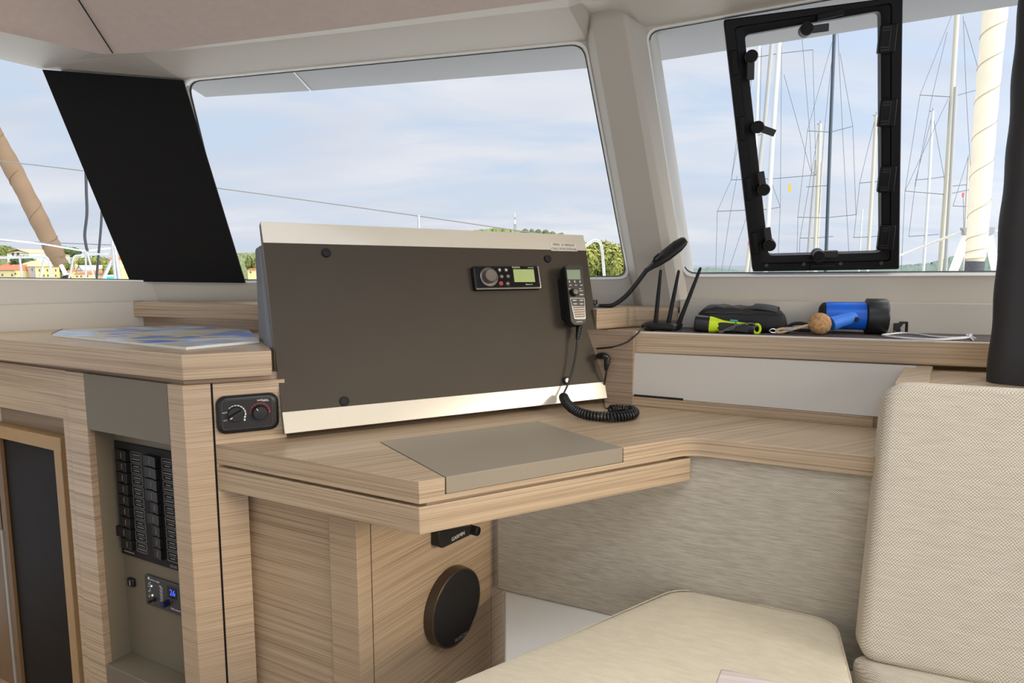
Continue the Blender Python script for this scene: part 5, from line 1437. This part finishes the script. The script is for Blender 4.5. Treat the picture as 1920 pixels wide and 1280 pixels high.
def house(label, plan, ye, yr, wall, roofm, wins=(), hip=.35, zb=-3.0, shade_side=None, back=10):
    """plan: front points (px, Y) left to right; ye: eaves row, yr: ridge row, both read at the first front point"""
    F_ = [onY(x, ye, Y) for x, Y in plan]
    ze = onY(plan[len(plan) // 2][0], ye, plan[len(plan) // 2][1]).z
    zr = onY(plan[len(plan) // 2][0], yr, plan[len(plan) // 2][1]).z
    pts = [V((onY(x, 500, Y).x, Y, 0)) for x, Y in plan]
    if len(pts) == 2: pts += [pts[1] + V((0, back, 0)), pts[0] + V((0, back, 0))]
    else: pts += [pts[0] + pts[2] - pts[1]]
    c = sum(pts, V((0, 0, 0))) / 4
    t = thing('house', label, 'house', (c.x, c.y, zb))
    if shade_side:  # shade on the left front wall put into its colour
        m = MB(); m.zpoly([xy(p) for p in pts], zb, ze); m.build('wall', wall, t)
        m = MB(); a, b_ = pts[0], pts[1]; nn = V((-(b_ - a).y, (b_ - a).x, 0)).normalized() * -.05
        m.zpoly([xy(a), xy(b_), xy(b_ + nn), xy(a + nn)], zb, ze); m.build('wall', shade_side, t)
    else:
        m = MB(); m.zpoly([xy(p) for p in pts], zb, ze); m.build('wall', wall, t)
    m = MB(); e_ = [c + (p - c) * 1.06 for p in pts]
    e_ = [V((p.x, p.y, ze)) for p in e_]
    if hip == 'gable':                                   # gable towards the viewer
        r0 = (e_[0] + e_[1]) / 2; r1 = (e_[2] + e_[3]) / 2
    else:
        l0 = (e_[0] + e_[3]) / 2; l1 = (e_[1] + e_[2]) / 2
        r0 = l0.lerp(l1, hip); r1 = l1.lerp(l0, hip)
    r0 = V((r0.x, r0.y, zr)); r1 = V((r1.x, r1.y, zr))
    if hip == 'gable':
        m.face([e_[0], r0, r1, e_[3]]); m.face([e_[1], e_[2], r1, r0])
        w2 = MB(); w2.loft([[pts[0] + V((0, -.02, ze)), pts[1] + V((0, -.02, ze)), V((r0.x, pts[0].y - .02, zr - .3))], [pts[0] + V((0, .3, ze)), pts[1] + V((0, .3, ze)), V((r0.x, pts[0].y + .3, zr - .3))]]); w2.build('gable', wall, t)
    else:
        m.face([e_[0], e_[1], r1, r0]); m.face([e_[2], e_[3], r0, r1]); m.face([e_[1], e_[2], r1]); m.face([e_[3], e_[0], r0])
    m.face(e_[::-1])
    m.build('roof', roofm, t, smooth=0)
    for x, y, w_, h_ in wins:
        # on whichever front wall the pixel falls
        k = 0 if len(plan) == 2 or x < plan[1][0] else 1
        a, b_ = pts[k], pts[k + 1]
        fr = Fr(V((a.x, a.y, 0)), (b_ - a), (0, 0, 1)); u, v = fr.uv(x, y)
        s = a.y / 1250
        m = MB(); m.fbox(fr, u - w_ * s / 2, u + w_ * s / 2, v - h_ * s / 2, v + h_ * s / 2, -.1, .12); m.build('window', HWIN, t)
    return t
house('large yellow house, its left side greyed as painted shade, brown hipped roof, at the waterfront', [(29, 160), (66, 150), (111, 158)], 499.5, 488.5, HWALL, ROOFB, [(37, 505.5, 3.4, 4.5), (46, 505.5, 3.4, 4.5), (61, 505.5, 3.4, 4.5), (73.5, 506.5, 2.6, 4), (88.5, 506.5, 2.6, 4), (104, 506.5, 2.6, 4), (74.5, 516.5, 2.6, 4), (82, 516.5, 2.6, 4), (89.5, 516.5, 2.6, 4), (104, 516.5, 2.6, 4)], hip=.25, shade_side=HGREY)
house('big pale gabled house on the slope at the upper left of the town', [(15, 196), (57, 194)], 474, 466.5, HWHT, ROOFB, [(24.5, 476, 4.6, 5), (34, 476, 4.6, 5)], hip='gable', zb=-3.0, back=14)
house('long pinkish roofed house right of the big gabled house', [(57, 200), (83, 200)], 478, 471, HGREY, ROOFB, [(70, 480, 3, 2)], hip=.05, back=12)
house('cream house with an orange roof at the far left edge of the waterfront', [(-14, 152), (28, 150)], 506, 496, HWALL, ROOF, [(5, 515, 2.6, 3.6), (23, 515.5, 2.6, 4), (29, 513, 2, 3)], hip=.2)
house('cream cottage with an orange roof just behind the left edge of the waterfront', [(-10, 166), (21, 164)], 501, 493, HWALL, ROOF, [], hip=.1)
house('low cream house with a long red roof right of the tan sail foot', [(138, 150), (192, 152)], 513, 508.5, HWALL, ROOF, [(144.5, 518, 2.6, 2.6), (152.5, 518, 2.6, 2.6), (164, 517.5, 2.2, 3)], hip=.08)
house('taller house with a broad red roof behind the low red roofed one', [(150, 163), (190, 163)], 505, 499, HWALL, ROOF, [(158, 507, 2.4, 2)], hip=.1)
house('grey gabled house among the red roofs', [(143, 157), (155, 157)], 506, 497, HGREY, HGREY, [], hip='gable')
house('small orange roofed house at the foot of the tan sail', [(119, 156), (136, 156)], 509, 503.5, HWALL, ROOF, [], hip=.15)
house('cream house peeking through trees above the red roofs', [(141, 182), (155, 182)], 483, 479.5, HWALL, HWALL, [(149, 486, 2.4, 2)], hip=.3)
house('upper house with a red roof beside the grey post', [(198, 180), (216, 180)], 487, 479, HWALL, ROOF, [], hip=.2)
house('cream house low down beside the black shade panel', [(204, 150), (222, 150)], 500, 496, HWALL, HWHT, [(208, 504, 2, 3)], hip=.2)
house('narrow cream house in the gap between black shade and console', [(464, 148), (482, 148)], 505, 499, HWALL, ROOF, [(470, 510, 2, 3)], hip=.2)
house('pale domed marina building low at the left of the right window', [(1281, 130), (1300, 130)], 500, 494, HWHT, HGREY, [], hip=.3)
SKY_FRONT, SKY_BACK, SUN_E, SKY_HIGH, EXPO = 1.0, 1.5, 1.5, 2.7, 0.0
# ------------------------------------------------------------------ light and camera
w = bpy.data.worlds.new('sky'); bpy.context.scene.world = w; w.use_nodes = True
nt = w.node_tree
for n in list(nt.nodes): nt.nodes.remove(n)
wo = nd(nt, 'ShaderNodeOutputWorld'); bg = nd(nt, 'ShaderNodeBackground')
tc = nd(nt, 'ShaderNodeTexCoord'); sx = nd(nt, 'ShaderNodeSeparateXYZ')
nt.links.new(tc.outputs['Generated'], sx.inputs[0])
z = math_(nt, 'MAXIMUM', sx.outputs[2], 0)
gr = nd(nt, 'ShaderNodeValToRGB'); e = gr.color_ramp.elements
e[0].position = 0; e[0].color = lin((208, 218, 231)); e[1].position = .66; e[1].color = lin((230, 227, 219))
for p, c in ((.12, (206, 220, 238)), (.35, (190, 213, 242)), (.5, (188, 211, 242))):
    x = e.new(p); x.color = lin(c)
nt.links.new(z, gr.inputs[0])
# clouds on a flat layer: direction divided by height
den = math_(nt, 'ADD', z, .22)
cx = math_(nt, 'DIVIDE', sx.outputs[0], den); cy = math_(nt, 'DIVIDE', sx.outputs[1], den)
cb = nd(nt, 'ShaderNodeCombineXYZ'); nt.links.new(cx, cb.inputs[0]); nt.links.new(cy, cb.inputs[1])
mp = nd(nt, 'ShaderNodeMapping'); mp.inputs['Rotation'].default_value = (0, 0, radians(24)); mp.inputs['Scale'].default_value = (.75, 1.5, 1); mp.inputs['Location'].default_value = (3.1, 1.7, 0)
nt.links.new(cb.outputs[0], mp.inputs[0])
n1 = nd(nt, 'ShaderNodeTexNoise'); n1.inputs['Scale'].default_value = 1.7; n1.inputs['Detail'].default_value = 7; n1.inputs['Roughness'].default_value = .55; n1.inputs['Distortion'].default_value = .5
nt.links.new(mp.outputs[0], n1.inputs['Vector'])
cr = nd(nt, 'ShaderNodeValToRGB'); cr.color_ramp.elements[0].position = .36; cr.color_ramp.elements[1].position = .56
nt.links.new(n1.outputs[0], cr.inputs[0])
n2 = nd(nt, 'ShaderNodeTexNoise'); n2.inputs['Scale'].default_value = .8; n2.inputs['Detail'].default_value = 3
nt.links.new(mp.outputs[0], n2.inputs['Vector'])
ccol = nd(nt, 'ShaderNodeMix'); ccol.data_type = 'RGBA'
ccol.inputs[6].default_value = lin((200, 210, 227)); ccol.inputs[7].default_value = lin((240, 241, 245))
nt.links.new(math_(nt, 'MULTIPLY', math_(nt, 'SUBTRACT', n2.outputs[0], .3), 2.5, True), ccol.inputs[0])
mx = nd(nt, 'ShaderNodeMix'); mx.data_type = 'RGBA'
nt.links.new(math_(nt, 'MULTIPLY', cr.outputs[0], .92), mx.inputs[0]); nt.links.new(gr.outputs[0], mx.inputs[6]); nt.links.new(ccol.outputs[2], mx.inputs[7])
nt.links.new(mx.outputs[2], bg.inputs[0])
# brighter towards the sun's side of the sky (astern and to the right)
SUN = V((.80, -.56, .25)).normalized()
dv = nd(nt, 'ShaderNodeVectorMath'); dv.operation = 'DOT_PRODUCT'; dv.inputs[1].default_value = SUN
nt.links.new(tc.outputs['Generated'], dv.inputs[0])
q = math_(nt, 'POWER', math_(nt, 'MAXIMUM', math_(nt, 'ADD', math_(nt, 'MULTIPLY', dv.outputs['Value'], .72), .28), 0), 1.9)
st = math_(nt, 'ADD', math_(nt, 'MULTIPLY', q, SKY_BACK), SKY_FRONT)
# overcast brighter high up
hi = nd(nt, 'ShaderNodeMapRange'); hi.interpolation_type = 'SMOOTHSTEP'; hi.inputs[1].default_value = .45; hi.inputs[2].default_value = .72; hi.inputs[3].default_value = 1; hi.inputs[4].default_value = SKY_HIGH
nt.links.new(z, hi.inputs[0]); st = math_(nt, 'MULTIPLY', st, hi.outputs[0])
nt.links.new(st, bg.inputs[1]); nt.links.new(bg.outputs[0], wo.inputs[0])
sl = bpy.data.lights.new('sun', 'SUN'); sl.energy = SUN_E; sl.color = (1, .80, .56); sl.angle = radians(18)
so = bpy.data.objects.new('sun', sl); C.objects.link(so); so.rotation_euler = SUN.to_track_quat('Z', 'Y').to_euler(); so.location = SUN * 30

cd = bpy.data.cameras.new('camera'); cd.sensor_width = 36; cd.lens = FOC * 36 / 1920; cd.clip_start = .02; cd.clip_end = 2000
co = bpy.data.objects.new('camera', cd); C.objects.link(co); co.location = CAM; co.rotation_euler = (pi / 2 - PIT, 0, 0)
sc = bpy.context.scene; sc.camera = co
sc.view_settings.view_transform = 'Standard'; sc.view_settings.look = 'None'; sc.view_settings.gamma = 1; sc.view_settings.exposure = EXPO
try: sc.view_settings.use_curve_mapping = False
except Exception: pass
